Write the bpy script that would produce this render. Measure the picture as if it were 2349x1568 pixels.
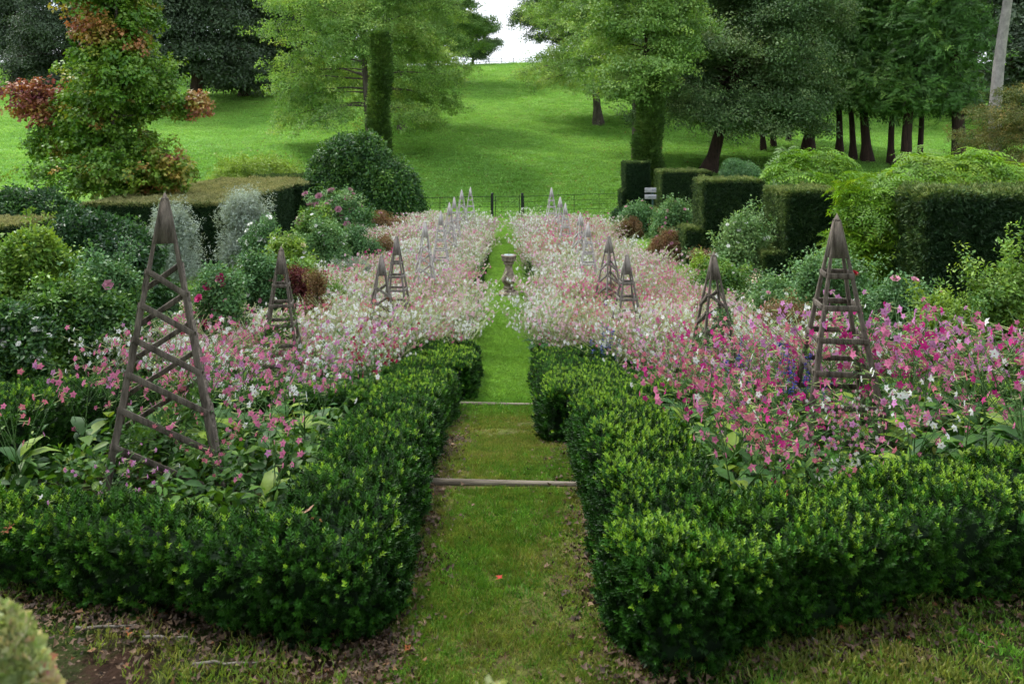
import bpy, math, random
import numpy as np
from mathutils import Vector, Matrix
R = math.radians
rng = np.random.default_rng(7)
random.seed(7)
for o in list(bpy.data.objects): bpy.data.objects.remove(o)
scene = bpy.context.scene
COL = scene.collection

# ------------------------------------------------------------------ camera, sky, sun
ZC = 5.3                       # height of the camera over the lower lawn
FPX = 1827.0                   # focal length in pixels of a 2349 px wide picture
YH = 290.0                     # row of the horizon: a level camera with the lens shifted down
cam = bpy.data.cameras.new('camera')
cam.sensor_width = 36.0
cam.lens = FPX / 2349 * 36
cam.clip_end = 2000
cam.clip_start = 0.05
cam.dof.use_dof = True
cam.dof.focus_distance = 10.0
cam.dof.aperture_fstop = 3.6
co = bpy.data.objects.new('camera', cam); COL.objects.link(co)
co.location = (0, 0, ZC); co.rotation_euler = (R(90), 0, 0); cam.shift_y = -(784 - YH) / 2349
scene.camera = co

SUN_EL, SUN_AZ = 58.0, -50.0   # from beyond the field, a little to the left
world = bpy.data.worlds.new('World'); scene.world = world; world.use_nodes = True
wn = world.node_tree; wn.nodes.clear()
def N(t, ty, **k):
    n = t.nodes.new(ty)
    for a, b in k.items(): setattr(n, a, b)
    return n
sky = N(wn, 'ShaderNodeTexSky', sky_type='NISHITA', sun_disc=False)
sky.sun_elevation = R(SUN_EL); sky.sun_rotation = R(SUN_AZ)
bg = N(wn, 'ShaderNodeBackground'); bg.inputs['Strength'].default_value = 0.108
wo = N(wn, 'ShaderNodeOutputWorld')
tc = N(wn, 'ShaderNodeTexCoord'); mp = N(wn, 'ShaderNodeMapping'); mp.inputs['Scale'].default_value = (1.5, 1.5, 6)
nz = N(wn, 'ShaderNodeTexNoise'); nz.inputs['Scale'].default_value = 2.2; nz.inputs['Detail'].default_value = 7
cr = N(wn, 'ShaderNodeValToRGB'); cr.color_ramp.elements[0].position = 0.30; cr.color_ramp.elements[0].color = (.55, .55, .55, 1)
cr.color_ramp.elements[1].position = 0.62; cr.color_ramp.elements[1].color = (1, 1, 1, 1)
mx = N(wn, 'ShaderNodeMix', data_type='RGBA')
mx.inputs['B'].default_value = (7.2, 7.5, 8.1, 1)
L = wn.links.new
L(tc.outputs['Generated'], mp.inputs['Vector']); L(mp.outputs[0], nz.inputs['Vector']); L(nz.outputs['Fac'], cr.inputs['Fac'])
L(cr.outputs['Color'], mx.inputs['Factor']); L(sky.outputs[0], mx.inputs['A']); L(mx.outputs['Result'], bg.inputs['Color']); L(bg.outputs[0], wo.inputs['Surface'])

sl = bpy.data.lights.new('sun', 'SUN'); sl.energy = 1.5; sl.angle = R(10); sl.color = (1.0, 0.96, 0.90)
so = bpy.data.objects.new('sun', sl); COL.objects.link(so)
sd = Vector((math.sin(R(SUN_AZ)) * math.cos(R(SUN_EL)), math.cos(R(SUN_AZ)) * math.cos(R(SUN_EL)), math.sin(R(SUN_EL))))
so.rotation_euler = sd.to_track_quat('Z', 'Y').to_euler(); so.location = (-20, 40, 60)
scene.view_settings.view_transform = 'Standard'; scene.view_settings.look = 'None'
scene.view_settings.exposure = 1.2; scene.view_settings.gamma = 1.0; scene.view_settings.use_curve_mapping = False
scene.cycles.max_bounces = 4; scene.cycles.diffuse_bounces = 2; scene.cycles.glossy_bounces = 1; scene.cycles.transmission_bounces = 2
scene.cycles.use_adaptive_sampling = True; scene.cycles.adaptive_threshold = 0.03

# ------------------------------------------------------------------ terrain
_Y = np.array([-60, 0, 4, 6.6, 7.6, 9, 11.9, 13.5, 16, 20, 25, 46, 49, 52, 57, 62, 78, 99, 125, 140, 150, 158, 180, 260, 600.0])
_Z = np.array([2.4, 2.36, 2.34, 2.30, 2.10, 1.72, 1.07, .82, .48, .17, 0, 0, .25, .85, 2.0, 2.75, 4.65, 8.3, 12.6, 15.3, 16.8, 17.2, 17.4, 15, 6.0])
_yy = np.linspace(-60, 600, 6601); _zz = np.interp(_yy, _Y, _Z)
_k = np.ones(9) / 9; _zz[5:-5] = np.convolve(_zz, _k, 'same')[5:-5]
def sm(t): t = np.clip(t, 0, 1); return t * t * (3 - 2 * t)
def nz3(p, f, s=0.0):
    x, y, z = p[..., 0] * f, p[..., 1] * f, p[..., 2] * f
    return (np.sin(x * 1.7 + y * 1.1 + s) * np.cos(y * 1.9 - z * 1.3 + s * 2) + np.sin(z * 2.3 + x * .9 + s * 3) * .7
            + .5 * np.sin(x * 3.9 + s) * np.sin(y * 4.3 - s) * np.cos(z * 3.1)) / 2.2
def gz(x, y):
    x = np.asarray(x, float); y = np.asarray(y, float)
    z = np.interp(y, _yy, _zz)
    z = z + 1.7 * sm((-x - 12) / 6) * sm((y - 20) / 8) * (1 - sm((y - 48) / 35))
    far = sm((y - 50) / 40)
    z = z + far * (.25 * np.sin(x * .07 + 1) + .18 * np.sin(x * .19 + y * .05)) - far * .00035 * x * x * (y < 145)
    return z
def XAT(px, d, py=None):
    """world x of picture column px (0..2349) for a thing standing at distance d"""
    return (px - 1174.5) / FPX * d
def ZAT(py, d): return ZC - (py - YH) / FPX * d

# ------------------------------------------------------------------ material helpers
MATS = {}
def newmat(name):
    m = bpy.data.materials.new(name); m.use_nodes = True; m.node_tree.nodes.clear(); MATS[name] = m
    return m, m.node_tree
def ramp(t, stops):
    r = N(t, 'ShaderNodeValToRGB'); e = r.color_ramp.elements
    while len(e) < len(stops): e.new(.5)
    for el, (p, c) in zip(e, stops): el.position = p; el.color = (*c, 1)
    return r
def leafmat(name, stops, rough=.5, trans=.25, var=.35, inst=True, spec=.4):
    """leaf material: colour from the plant's own tint, small random differences from leaf spray to leaf spray"""
    m, t = newmat(name); l = t.links.new
    out = N(t, 'ShaderNodeOutputMaterial'); pb = N(t, 'ShaderNodeBsdfPrincipled'); tr = N(t, 'ShaderNodeBsdfTranslucent'); mxs = N(t, 'ShaderNodeMixShader')
    at = N(t, 'ShaderNodeAttribute', attribute_type='INSTANCER' if inst else 'GEOMETRY', attribute_name='tint')
    r = ramp(t, stops); oi = N(t, 'ShaderNodeObjectInfo')
    nt = N(t, 'ShaderNodeTexNoise'); nt.inputs['Scale'].default_value = 9; nt.inputs['Detail'].default_value = 2
    geo = N(t, 'ShaderNodeNewGeometry'); l(geo.outputs['Position'], nt.inputs['Vector'])
    l(at.outputs['Fac'], r.inputs['Fac'])
    a = N(t, 'ShaderNodeMath', operation='MULTIPLY_ADD'); a.inputs[1].default_value = var * 1.3; a.inputs[2].default_value = 1 - var * .65
    l(oi.outputs['Random'], a.inputs[0])
    b = N(t, 'ShaderNodeMath', operation='MULTIPLY_ADD'); b.inputs[1].default_value = 1.0; b.inputs[2].default_value = .5
    l(nt.outputs['Fac'], b.inputs[0])
    c = N(t, 'ShaderNodeMath', operation='MULTIPLY'); l(a.outputs[0], c.inputs[0]); l(b.outputs[0], c.inputs[1])
    v = N(t, 'ShaderNodeVectorMath', operation='SCALE'); l(r.outputs['Color'], v.inputs[0]); l(c.outputs[0], v.inputs['Scale'])
    l(v.outputs[0], pb.inputs['Base Color']); pb.inputs['Roughness'].default_value = rough; pb.inputs['Specular IOR Level'].default_value = spec
    v2 = N(t, 'ShaderNodeVectorMath', operation='MULTIPLY'); v2.inputs[1].default_value = (1.25, 1.15, .55); l(v.outputs[0], v2.inputs[0])
    l(v2.outputs[0], tr.inputs['Color']); mxs.inputs[0].default_value = trans
    l(pb.outputs[0], mxs.inputs[1]); l(tr.outputs[0], mxs.inputs[2]); l(mxs.outputs[0], out.inputs['Surface'])
    return m
def plain(name, col, rough=.6, noise=0, nscale=5, col2=None, bump=0, spec=.3, stretch=None, metal=0, coord='Object', trans=0, detail=6, contrast=(.35, .65)):
    m, t = newmat(name); l = t.links.new
    out = N(t, 'ShaderNodeOutputMaterial'); pb = N(t, 'ShaderNodeBsdfPrincipled')
    pb.inputs['Roughness'].default_value = rough; pb.inputs['Specular IOR Level'].default_value = spec; pb.inputs['Metallic'].default_value = metal
    last = pb
    if col2 is None: pb.inputs['Base Color'].default_value = (*col, 1)
    else:
        c = N(t, 'ShaderNodeTexCoord'); mpp = N(t, 'ShaderNodeMapping')
        if stretch: mpp.inputs['Scale'].default_value = stretch
        n = N(t, 'ShaderNodeTexNoise'); n.inputs['Scale'].default_value = nscale; n.inputs['Detail'].default_value = detail; n.inputs['Roughness'].default_value = .65
        l(c.outputs[coord], mpp.inputs['Vector']); l(mpp.outputs[0], n.inputs['Vector'])
        r = ramp(t, [(contrast[0], col), (contrast[1], col2)]); l(n.outputs['Fac'], r.inputs['Fac']); l(r.outputs['Color'], pb.inputs['Base Color'])
        if bump:
            b = N(t, 'ShaderNodeBump'); b.inputs['Strength'].default_value = bump; b.inputs['Distance'].default_value = .02
            l(n.outputs['Fac'], b.inputs['Height']); l(b.outputs[0], pb.inputs['Normal'])
    if trans:
        tr = N(t, 'ShaderNodeBsdfTranslucent'); tr.inputs['Color'].default_value = (*[min(1, x * 1.05) for x in col], 1)
        ms = N(t, 'ShaderNodeMixShader'); ms.inputs[0].default_value = trans
        l(pb.outputs[0], ms.inputs[1]); l(tr.outputs[0], ms.inputs[2]); last = ms
    l(last.outputs[0], out.inputs['Surface'])
    return m

# ------------------------------------------------------------------ mesh helpers
class MB:
    def __init__(s): s.v = []; s.f = []; s.n = 0
    def add(s, V, F, mat=0):
        V = np.asarray(V, float).reshape(-1, 3); F = np.asarray(F, int)
        s.v.append(V); s.f.append((F + s.n, mat)); s.n += len(V)
        return s
    def mesh(s, name, mats, smooth=False, off=(0, 0, 0)):
        me = bpy.data.meshes.new(name)
        V = (np.concatenate(s.v) - np.asarray(off, float)).astype(np.float32)
        me.vertices.add(len(V)); me.vertices.foreach_set('co', V.ravel())
        loops = np.concatenate([f.ravel() for f, _ in s.f]); cnt = np.concatenate([np.full(len(f), f.shape[1]) for f, _ in s.f])
        mi = np.concatenate([np.full(len(f), m) for f, m in s.f])
        me.loops.add(len(loops)); me.loops.foreach_set('vertex_index', loops.astype(np.int32))
        st = np.concatenate([[0], np.cumsum(cnt)[:-1]]).astype(np.int32)
        me.polygons.add(len(cnt)); me.polygons.foreach_set('loop_start', st); me.polygons.foreach_set('loop_total', cnt.astype(np.int32))
        me.polygons.foreach_set('material_index', mi.astype(np.int32))
        if smooth: me.polygons.foreach_set('use_smooth', np.ones(len(cnt), bool))
        for m in (mats if isinstance(mats, (list, tuple)) else [mats]): me.materials.append(m)
        me.update(calc_edges=True); me.validate()
        return me
def link(name, data, parent=None, loc=(0, 0, 0), rz=0.0):
    o = bpy.data.objects.new(name, data); COL.objects.link(o)
    o.location = loc; o.rotation_euler = (0, 0, rz)
    if parent is not None: o.parent = parent
    return o
def tag(o, label=None, cat=None, group=None, kind=None):
    if label: o['label'] = label
    if cat: o['category'] = cat
    if group: o['group'] = group
    if kind: o['kind'] = kind
    return o
def thing(name, label, cat, loc=(0, 0, 0), rz=0.0, group=None): return tag(link(name, None, None, loc, rz), label, cat, group)
def obj(mb, name, mats, parent=None, smooth=False, kind=None):
    """mesh from world coordinates; origin at the parent's base"""
    off = tuple(parent.location) if parent is not None else (0, 0, 0)
    if parent is not None and parent.parent is not None: off = tuple(Vector(off) + parent.parent.location)
    o = link(name, mb.mesh(name, mats, smooth, off), parent)
    if kind: o['kind'] = kind
    return o
def unit(a): return a / np.maximum(np.linalg.norm(a, axis=-1, keepdims=True), 1e-9)
def leaves(mb, P, D, U, Ln, W, mat=0, fold=.18, droop=.1, shape=0):
    """many leaves at once: base P, direction D, upper side U"""
    P = np.asarray(P, float).reshape(-1, 3); n = len(P)
    D = unit(np.broadcast_to(np.asarray(D, float), (n, 3))); U = np.broadcast_to(np.asarray(U, float), (n, 3))
    S = unit(np.cross(D, U) + 1e-6); U = unit(np.cross(S, D))
    Ln = np.broadcast_to(np.asarray(Ln, float), (n,))[:, None]; W = np.broadcast_to(np.asarray(W, float), (n,))[:, None]
    tip = P + D * Ln - U * Ln * droop
    if shape == 0:
        V = np.stack([P, P + D * Ln * .42 - S * W * .5 + U * W * fold, tip, P + D * Ln * .42 + S * W * .5 + U * W * fold], 1)
        F = np.array([[0, 1, 2], [0, 2, 3]])
    else:
        mid = P + D * Ln * .5 + U * Ln * .03
        a = D * Ln * .28; b = D * Ln * .68; f = U * W * fold
        V = np.stack([P, mid, tip, P + a - S * W * .42 + f, P + b - S * W * .44 + f - U * Ln * droop * .3,
                      P + a + S * W * .42 + f, P + b + S * W * .44 + f - U * Ln * droop * .3], 1)
        F = np.array([[0, 1, 3], [3, 1, 4], [4, 1, 2], [0, 5, 1], [5, 6, 1], [6, 2, 1]])
    k = V.shape[1]
    mb.add(V.reshape(-1, 3), (F[None] + (np.arange(n) * k)[:, None, None]).reshape(-1, 3), mat)
def tube(mb, pts, rad, sides=6, mat=0, cap=True):
    P = np.asarray(pts, float); n = len(P); rad = np.broadcast_to(np.asarray(rad, float), (n,))
    T = unit(np.gradient(P, axis=0)); ref = np.array([0, 0, 1.0]) if abs(T[:, 2]).mean() < .85 else np.array([1.0, 0, 0])
    A = unit(np.cross(T, ref)); B = np.cross(T, A); th = np.arange(sides) * 2 * math.pi / sides
    V = P[:, None] + (A[:, None] * np.cos(th)[None, :, None] + B[:, None] * np.sin(th)[None, :, None]) * rad[:, None, None]
    i = np.arange(n - 1)[:, None] * sides; j = np.arange(sides)[None]; j2 = (j + 1) % sides
    F = np.stack([i + j, i + j2, i + sides + j2, i + sides + j], -1).reshape(-1, 4)
    mb.add(V.reshape(-1, 3), F, mat)
    if cap and sides >= 4:
        c = P[-1]; mb.add(np.vstack([V[-1], c]), [[k, (k + 1) % sides, sides] for k in range(sides)], mat)
def beam(mb, p0, p1, w, h, w1=None, h1=None, up=(0, 0, 1), ch=.12, mat=0):
    """squared timber with softened edges from p0 to p1"""
    p0 = np.asarray(p0, float); p1 = np.asarray(p1, float); w1 = w if w1 is None else w1; h1 = h if h1 is None else h1
    D = unit(p1 - p0); S = unit(np.cross(D, np.asarray(up, float))); U = np.cross(S, D)
    def ring(p, a, b):
        c = min(a, b) * ch; a /= 2; b /= 2
        q = [(-a + c, -b), (a - c, -b), (a, -b + c), (a, b - c), (a - c, b), (-a + c, b), (-a, b - c), (-a, -b + c)]
        return np.array([p + S * x + U * y for x, y in q])
    V = np.vstack([ring(p0, w, h), ring(p1, w1, h1)])
    mb.add(V, [[i, (i + 1) % 8, 8 + (i + 1) % 8, 8 + i] for i in range(8)], mat)
    mb.add(ring(p0, w, h)[::-1], [[0, 1, 2, 3], [0, 3, 4, 7], [4, 5, 6, 7]], mat); mb.add(ring(p1, w1, h1), [[0, 1, 2, 3], [0, 3, 4, 7], [4, 5, 6, 7]], mat)
    return mb

# ------------------------------------------------------------------ scatter (leaf masses)
_groups = {}
def gn_group(temps):
    key = tuple(t.name for t in temps)
    if key in _groups: return _groups[key]
    g = bpy.data.node_groups.new('leaf_scatter', 'GeometryNodeTree')
    g.interface.new_socket('Geometry', in_out='INPUT', socket_type='NodeSocketGeometry'); g.interface.new_socket('Geometry', in_out='OUTPUT', socket_type='NodeSocketGeometry')
    l = g.links.new; gi = N(g, 'NodeGroupInput'); go = N(g, 'NodeGroupOutput'); jn = N(g, 'GeometryNodeJoinGeometry')
    for t in reversed(temps):
        oi = N(g, 'GeometryNodeObjectInfo'); oi.inputs['Object'].default_value = t; oi.inputs['As Instance'].default_value = False
        ti = N(g, 'GeometryNodeGeometryToInstance'); l(oi.outputs['Geometry'], ti.inputs[0]); l(ti.outputs[0], jn.inputs[0])
    ip = N(g, 'GeometryNodeInstanceOnPoints'); ip.inputs['Pick Instance'].default_value = True
    def na(nm, ty):
        a = N(g, 'GeometryNodeInputNamedAttribute', data_type=ty); a.inputs['Name'].default_value = nm; return a.outputs['Attribute']
    e2r = N(g, 'FunctionNodeEulerToRotation')
    l(gi.outputs[0], ip.inputs['Points']); l(jn.outputs[0], ip.inputs['Instance']); l(na('idx', 'INT'), ip.inputs['Instance Index'])
    l(na('rot', 'FLOAT_VECTOR'), e2r.inputs[0]); l(e2r.outputs[0], ip.inputs['Rotation']); l(na('scl', 'FLOAT'), ip.inputs['Scale'])
    l(ip.outputs[0], go.inputs[0]); _groups[key] = g
    return g
def scatter(name, parent, P, Nn, scl, tint, temps, idx=None, kind='stuff', spin=None, off=None):
    P = np.asarray(P, float); n = len(P); Nn = unit(np.asarray(Nn, float))
    g = rng.uniform(0, 2 * math.pi, n) if spin is None else spin
    c, s = np.cos(-g), np.sin(-g); x = Nn[:, 0] * c - Nn[:, 1] * s; y = Nn[:, 0] * s + Nn[:, 1] * c
    rot = np.stack([-np.arcsin(np.clip(y, -1, 1)), np.arctan2(x, Nn[:, 2]), g], 1)
    if off is None: off = np.array(parent.location) if parent is not None else np.zeros(3)
    me = bpy.data.meshes.new(name); me.vertices.add(n); me.vertices.foreach_set('co', (P - off).astype(np.float32).ravel())
    me.attributes.new('rot', 'FLOAT_VECTOR', 'POINT').data.foreach_set('vector', rot.astype(np.float32).ravel())
    me.attributes.new('scl', 'FLOAT', 'POINT').data.foreach_set('value', np.broadcast_to(scl, (n,)).astype(np.float32))
    me.attributes.new('tint', 'FLOAT', 'POINT').data.foreach_set('value', np.broadcast_to(tint, (n,)).astype(np.float32))
    if idx is None: idx = rng.integers(0, len(temps), n)
    me.attributes.new('idx', 'INT', 'POINT').data.foreach_set('value', np.broadcast_to(idx, (n,)).astype(np.int32))
    o = link(name, me, parent); md = o.modifiers.new('leaves', 'NODES'); md.node_group = gn_group(temps)
    if kind: o['kind'] = kind
    return o
def template(name, mb, mats, smooth=False):
    return bpy.data.objects.new(name, mb.mesh(name, mats, smooth))
def sph(n): return unit(rng.normal(size=(n, 3)))
def ball(n, r=1.0): return sph(n) * (rng.random(n) ** (1 / 3))[:, None] * r

# ------------------------------------------------------------------ materials
G_BOX = [(0, (.010, .042, .006)), (.6, (.034, .118, .010)), (1, (.11, .25, .018))]
M_box = leafmat('box_leaf', G_BOX, rough=.42, trans=.14, var=.95, spec=.16)
M_tip = leafmat('young_box_leaf', [(0, (.10, .24, .015)), (1, (.30, .50, .03))], rough=.45, trans=.3, var=.3)
M_oak = leafmat('pin_oak_leaf', [(0, (.08, .18, .04)), (.5, (.22, .39, .09)), (.85, (.42, .56, .16)), (1, (.25, .30, .04))], rough=.5, trans=.38)
M_dark = leafmat('dark_oak_leaf', [(0, (.03, .075, .022)), (.55, (.10, .19, .06)), (1, (.25, .34, .13))], rough=.45, trans=.2)
M_conifer = leafmat('cypress_spray', [(0, (.025, .08, .016)), (.6, (.085, .21, .035)), (1, (.20, .35, .06))], rough=.55, trans=.15)
M_yewfar = leafmat('far_dark_spray', [(0, (.025, .05, .025)), (1, (.08, .125, .06))], rough=.6, trans=.1)
M_gum = leafmat('sweetgum_leaf', [(0, (.07, .19, .02)), (.35, (.17, .29, .03)), (.5, (.32, .26, .05)), (.65, (.36, .15, .06)), (.82, (.27, .085, .075)), (1, (.20, .05, .075))], rough=.4, trans=.3)
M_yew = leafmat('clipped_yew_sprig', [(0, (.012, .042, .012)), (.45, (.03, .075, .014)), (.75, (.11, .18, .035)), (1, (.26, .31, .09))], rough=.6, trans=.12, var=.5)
M_wist = leafmat('wisteria_leaf', [(0, (.06, .17, .015)), (.6, (.15, .32, .02)), (1, (.30, .42, .03))], rough=.42, trans=.35)
M_green = leafmat('shrub_leaf', [(0, (.018, .06, .022)), (.3, (.055, .15, .035)), (.6, (.13, .27, .04)), (1, (.28, .42, .05))], rough=.42, trans=.3)
M_blue = leafmat('rose_leaf', [(0, (.04, .12, .045)), (.5, (.11, .25, .08)), (1, (.24, .38, .12))], rough=.45, trans=.25)
M_silver = leafmat('silver_leaf', [(0, (.20, .27, .21)), (1, (.42, .50, .42))], rough=.6, trans=.2)
M_tan = leafmat('dry_leaf', [(0, (.10, .06, .03)), (.35, (.20, .12, .055)), (.6, (.24, .17, .07)), (.8, (.20, .05, .04)), (1, (.10, .02, .03))], rough=.7, trans=.2)
M_bronze = leafmat('bronze_leaf', [(0, (.04, .085, .02)), (.5, (.11, .14, .03)), (.8, (.24, .19, .05)), (1, (.36, .22, .06))], rough=.6, trans=.25)
M_grass = leafmat('grass_blade', [(0, (.36, .33, .13)), (.3, (.27, .35, .07)), (.6, (.10, .29, .03)), (1, (.32, .57, .11))], rough=.5, trans=.3)
M_litter = leafmat('fallen_leaf', [(0, (.04, .025, .015)), (.4, (.12, .075, .045)), (.7, (.20, .13, .07)), (.9, (.32, .09, .02)), (1, (.26, .26, .12))], rough=.7, trans=.1)
M_hyd = leafmat('hydrangea_floret', [(0, (.30, .42, .14)), (.5, (.52, .58, .30)), (.8, (.62, .55, .36)), (1, (.60, .26, .26))], rough=.6, trans=.3, var=.3)
M_bark = plain('oak_bark', (.055, .045, .038), .9, col2=(.16, .13, .11), nscale=6, bump=.8, stretch=(1, 1, .25))
M_barkd = plain('dark_bark', (.018, .012, .010), .95, col2=(.06, .035, .025), nscale=7, bump=.8, stretch=(1, 1, .2))
M_barkb = plain('beech_bark', (.16, .15, .14), .85, col2=(.30, .28, .26), nscale=4, bump=.4, stretch=(1, 1, .6))
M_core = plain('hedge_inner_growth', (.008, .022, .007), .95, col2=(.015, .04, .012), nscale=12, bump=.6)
M_twig = plain('green_twig', (.05, .08, .03), .8)
M_stem = plain('tobacco_stem', (.10, .20, .055), .6, trans=.15)
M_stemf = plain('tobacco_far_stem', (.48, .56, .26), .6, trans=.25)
M_nleaf = leafmat('tobacco_leaf', [(0, (.03, .12, .018)), (.6, (.075, .21, .022)), (1, (.28, .42, .04))], rough=.5, trans=.35, inst=False)
M_nt = plain('flower_tube', (.42, .50, .20), .5, trans=.3)
FCOL = dict(white=(.86, .88, .84), blush=(.80, .52, .62), pink=(.70, .20, .36), salmon=(.68, .20, .26), lilac=(.66, .27, .55), magenta=(.60, .03, .25), crimson=(.36, .01, .07))
M_fl = {k: plain('petal_' + k, c, .55, trans=.3) for k, c in FCOL.items()}
M_eye = plain('petal_throat', (.45, .10, .22), .6)
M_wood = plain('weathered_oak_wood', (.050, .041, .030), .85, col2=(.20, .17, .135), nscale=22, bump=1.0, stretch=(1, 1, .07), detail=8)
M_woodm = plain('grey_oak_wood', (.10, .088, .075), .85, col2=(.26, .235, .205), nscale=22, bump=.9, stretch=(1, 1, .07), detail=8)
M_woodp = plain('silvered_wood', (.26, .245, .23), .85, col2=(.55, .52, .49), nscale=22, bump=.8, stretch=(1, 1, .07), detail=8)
M_riser = plain('riser_timber', (.085, .07, .05), .9, col2=(.30, .26, .20), nscale=18, bump=.9, stretch=(.08, 1, 1), detail=8)
M_iron = plain('black_painted_iron', (.012, .016, .015), .5)
M_stone = plain('lichened_stone', (.11, .080, .062), .9, col2=(.36, .30, .23), nscale=7, bump=.9, contrast=(.38, .62))
M_lead = plain('dial_plate', (.35, .42, .42), .5, metal=.3)
M_board = plain('grey_sign_board', (.26, .26, .28), .8, col2=(.40, .40, .41), nscale=20, stretch=(.2, 1, 1))
M_print = plain('sign_lettering', (.10, .10, .13), .8)
M_railg = plain('grey_rail', (.20, .19, .17), .9)
M_gpost = plain('green_post', (.03, .07, .055), .6)

# ------------------------------------------------------------------ the ground
def ground_mat(name, kind):
    m, t = newmat(name); l = t.links.new
    out = N(t, 'ShaderNodeOutputMaterial'); pb = N(t, 'ShaderNodeBsdfPrincipled'); pb.inputs['Roughness'].default_value = .9; pb.inputs['Specular IOR Level'].default_value = .15
    g = N(t, 'ShaderNodeNewGeometry')
    def noise(sc, det=6, stretch=(1, 1, 1), rough=.6):
        mpn = N(t, 'ShaderNodeMapping'); mpn.inputs['Scale'].default_value = stretch
        n = N(t, 'ShaderNodeTexNoise'); n.inputs['Scale'].default_value = sc; n.inputs['Detail'].default_value = det; n.inputs['Roughness'].default_value = rough
        l(g.outputs['Position'], mpn.inputs[0]); l(mpn.outputs[0], n.inputs['Vector']); return n.outputs['Fac']
    def mix(f, a, b, mode='MIX'):
        x = N(t, 'ShaderNodeMix', data_type='RGBA', blend_type=mode)
        for s, v in (('Factor', f), ('A', a), ('B', b)):
            if isinstance(v, (int, float)): x.inputs[s].default_value = v
            elif isinstance(v, tuple): x.inputs[s].default_value = (*v, 1)
            else: l(v, x.inputs[s])
        return x.outputs['Result']
    def rp(f, lo, hi):
        r = ramp(t, [(lo, (0, 0, 0)), (hi, (1, 1, 1))]); l(f, r.inputs['Fac']); return r.outputs['Color']
    if kind == 'field':
        c = mix(rp(noise(.09, 4, (.6, 1.4, 1)), .35, .65), (.125, .27, .028), (.185, .37, .042))
        c = mix(rp(noise(1.1, 6, (.5, 2.2, 1), .7), .42, .66), c, (.10, .22, .022))
        c = mix(rp(noise(4, 8, (.5, 1.6, 1), .8), .40, .62), c, (.17, .31, .045))
        c = mix(rp(noise(14, 5, (.7, 1.2, 1), .8), .50, .66), c, (.085, .19, .018))
        c = mix(rp(noise(9, 3), .60, .72), c, (.20, .40, .05))
        v = N(t, 'ShaderNodeTexVoronoi'); v.inputs['Scale'].default_value = 1.0; l(g.outputs['Position'], v.inputs['Vector'])
        r = ramp(t, [(.07, (1, 1, 1)), (.11, (0, 0, 0))]); l(v.outputs['Distance'], r.inputs['Fac'])
        c = mix(r.outputs['Color'], c, (.36, .38, .16)); c = mix(rp(noise(.35, 5, rough=.7), .56, .72), c, (.17, .24, .05)); c = mix(rp(noise(2.2, 6, (1, 1.5, 1), .75), .60, .70), c, (.08, .13, .03))
        hb, bd = noise(5, 6, (1, 1.6, 1)), .25
    elif kind == 'soil':
        c = mix(rp(noise(3, 8, rough=.7), .35, .65), (.022, .013, .008), (.065, .034, .020))
        c = mix(rp(noise(1.1, 7, rough=.7), .44, .54), c, (.035, .060, .010))
        c = mix(rp(noise(28, 4), .60, .68), c, (.24, .16, .11)); hb, bd = noise(25, 8), .06
    else:
        c = mix(rp(noise(2.2, 5), .35, .65), (.10, .125, .022), (.165, .19, .035))
        c = mix(rp(noise(5, 8, rough=.75), .48, .62), c, (.095, .075, .032))
        sep = N(t, 'ShaderNodeSeparateXYZ'); l(g.outputs['Position'], sep.inputs[0])
        mr = N(t, 'ShaderNodeMapRange'); mr.inputs['From Min'].default_value = 10.6; mr.inputs['From Max'].default_value = 12.8; l(sep.outputs['Y'], mr.inputs['Value'])
        mr2 = N(t, 'ShaderNodeMapRange'); mr2.inputs['From Min'].default_value = .35; mr2.inputs['From Max'].default_value = .85
        ab = N(t, 'ShaderNodeMath', operation='ABSOLUTE'); l(sep.outputs['X'], ab.inputs[0]); l(ab.outputs[0], mr2.inputs['Value'])
        ad = N(t, 'ShaderNodeMath', operation='MULTIPLY_ADD'); ad.inputs[1].default_value = .22; l(mr2.outputs[0], ad.inputs[0]); l(noise(2.6, 7, rough=.7), ad.inputs[2])
        c = mix(rp(ad.outputs[0], .52, .62), c, (.105, .060, .036))
        c = mix(rp(noise(60, 4, rough=.7), .45, .62), c, (.075, .085, .022))
        c = mix(rp(noise(40, 3), .64, .72), c, (.04, .022, .014))
        c = mix(mr.outputs[0], c, mix(rp(noise(3, 5), .4, .6), (.11, .26, .03), (.16, .34, .045))); hb, bd = noise(30, 7), .05
    l(c, pb.inputs['Base Color']); b = N(t, 'ShaderNodeBump'); b.inputs['Strength'].default_value = .8; b.inputs['Distance'].default_value = bd
    l(hb, b.inputs['Height']); l(b.outputs[0], pb.inputs['Normal']); l(pb.outputs[0], out.inputs['Surface'])
    return m
def sheet(name, xs, ys, mat, dz=0.0, rough=0.0, edge=None):
    X, Y = np.meshgrid(xs, ys); Z = gz(X, Y) + dz
    if rough: Z = Z + rough * nz3(np.stack([X, Y, X * 0], -1), 3.1) + rough * .5 * nz3(np.stack([X, Y, X * 0], -1), 9.3, 2)
    if edge: X = X + edge * nz3(np.stack([X, Y, X * 0], -1), 1.3, 4) * (np.abs(X - X.mean()) > (X.max() - X.min()) * .45)
    n, m_ = X.shape; i = np.arange(n - 1)[:, None] * m_ + np.arange(m_ - 1)[None]
    F = np.stack([i, i + 1, i + m_ + 1, i + m_], -1).reshape(-1, 4)
    mb = MB().add(np.stack([X, Y, Z], -1).reshape(-1, 3), F); return tag(obj(mb, name, mat, None, True), kind='structure')
gx = np.concatenate([np.arange(-400, -30, 10), np.arange(-30, 30, .5), np.arange(30, 401, 10)])
gy = np.concatenate([np.arange(-60, 0, 4), np.arange(0, 50, .25), np.arange(50, 170, 1.5), np.arange(170, 610, 20)])
sheet('field', gx, gy, ground_mat('field_grass', 'field'))
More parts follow.
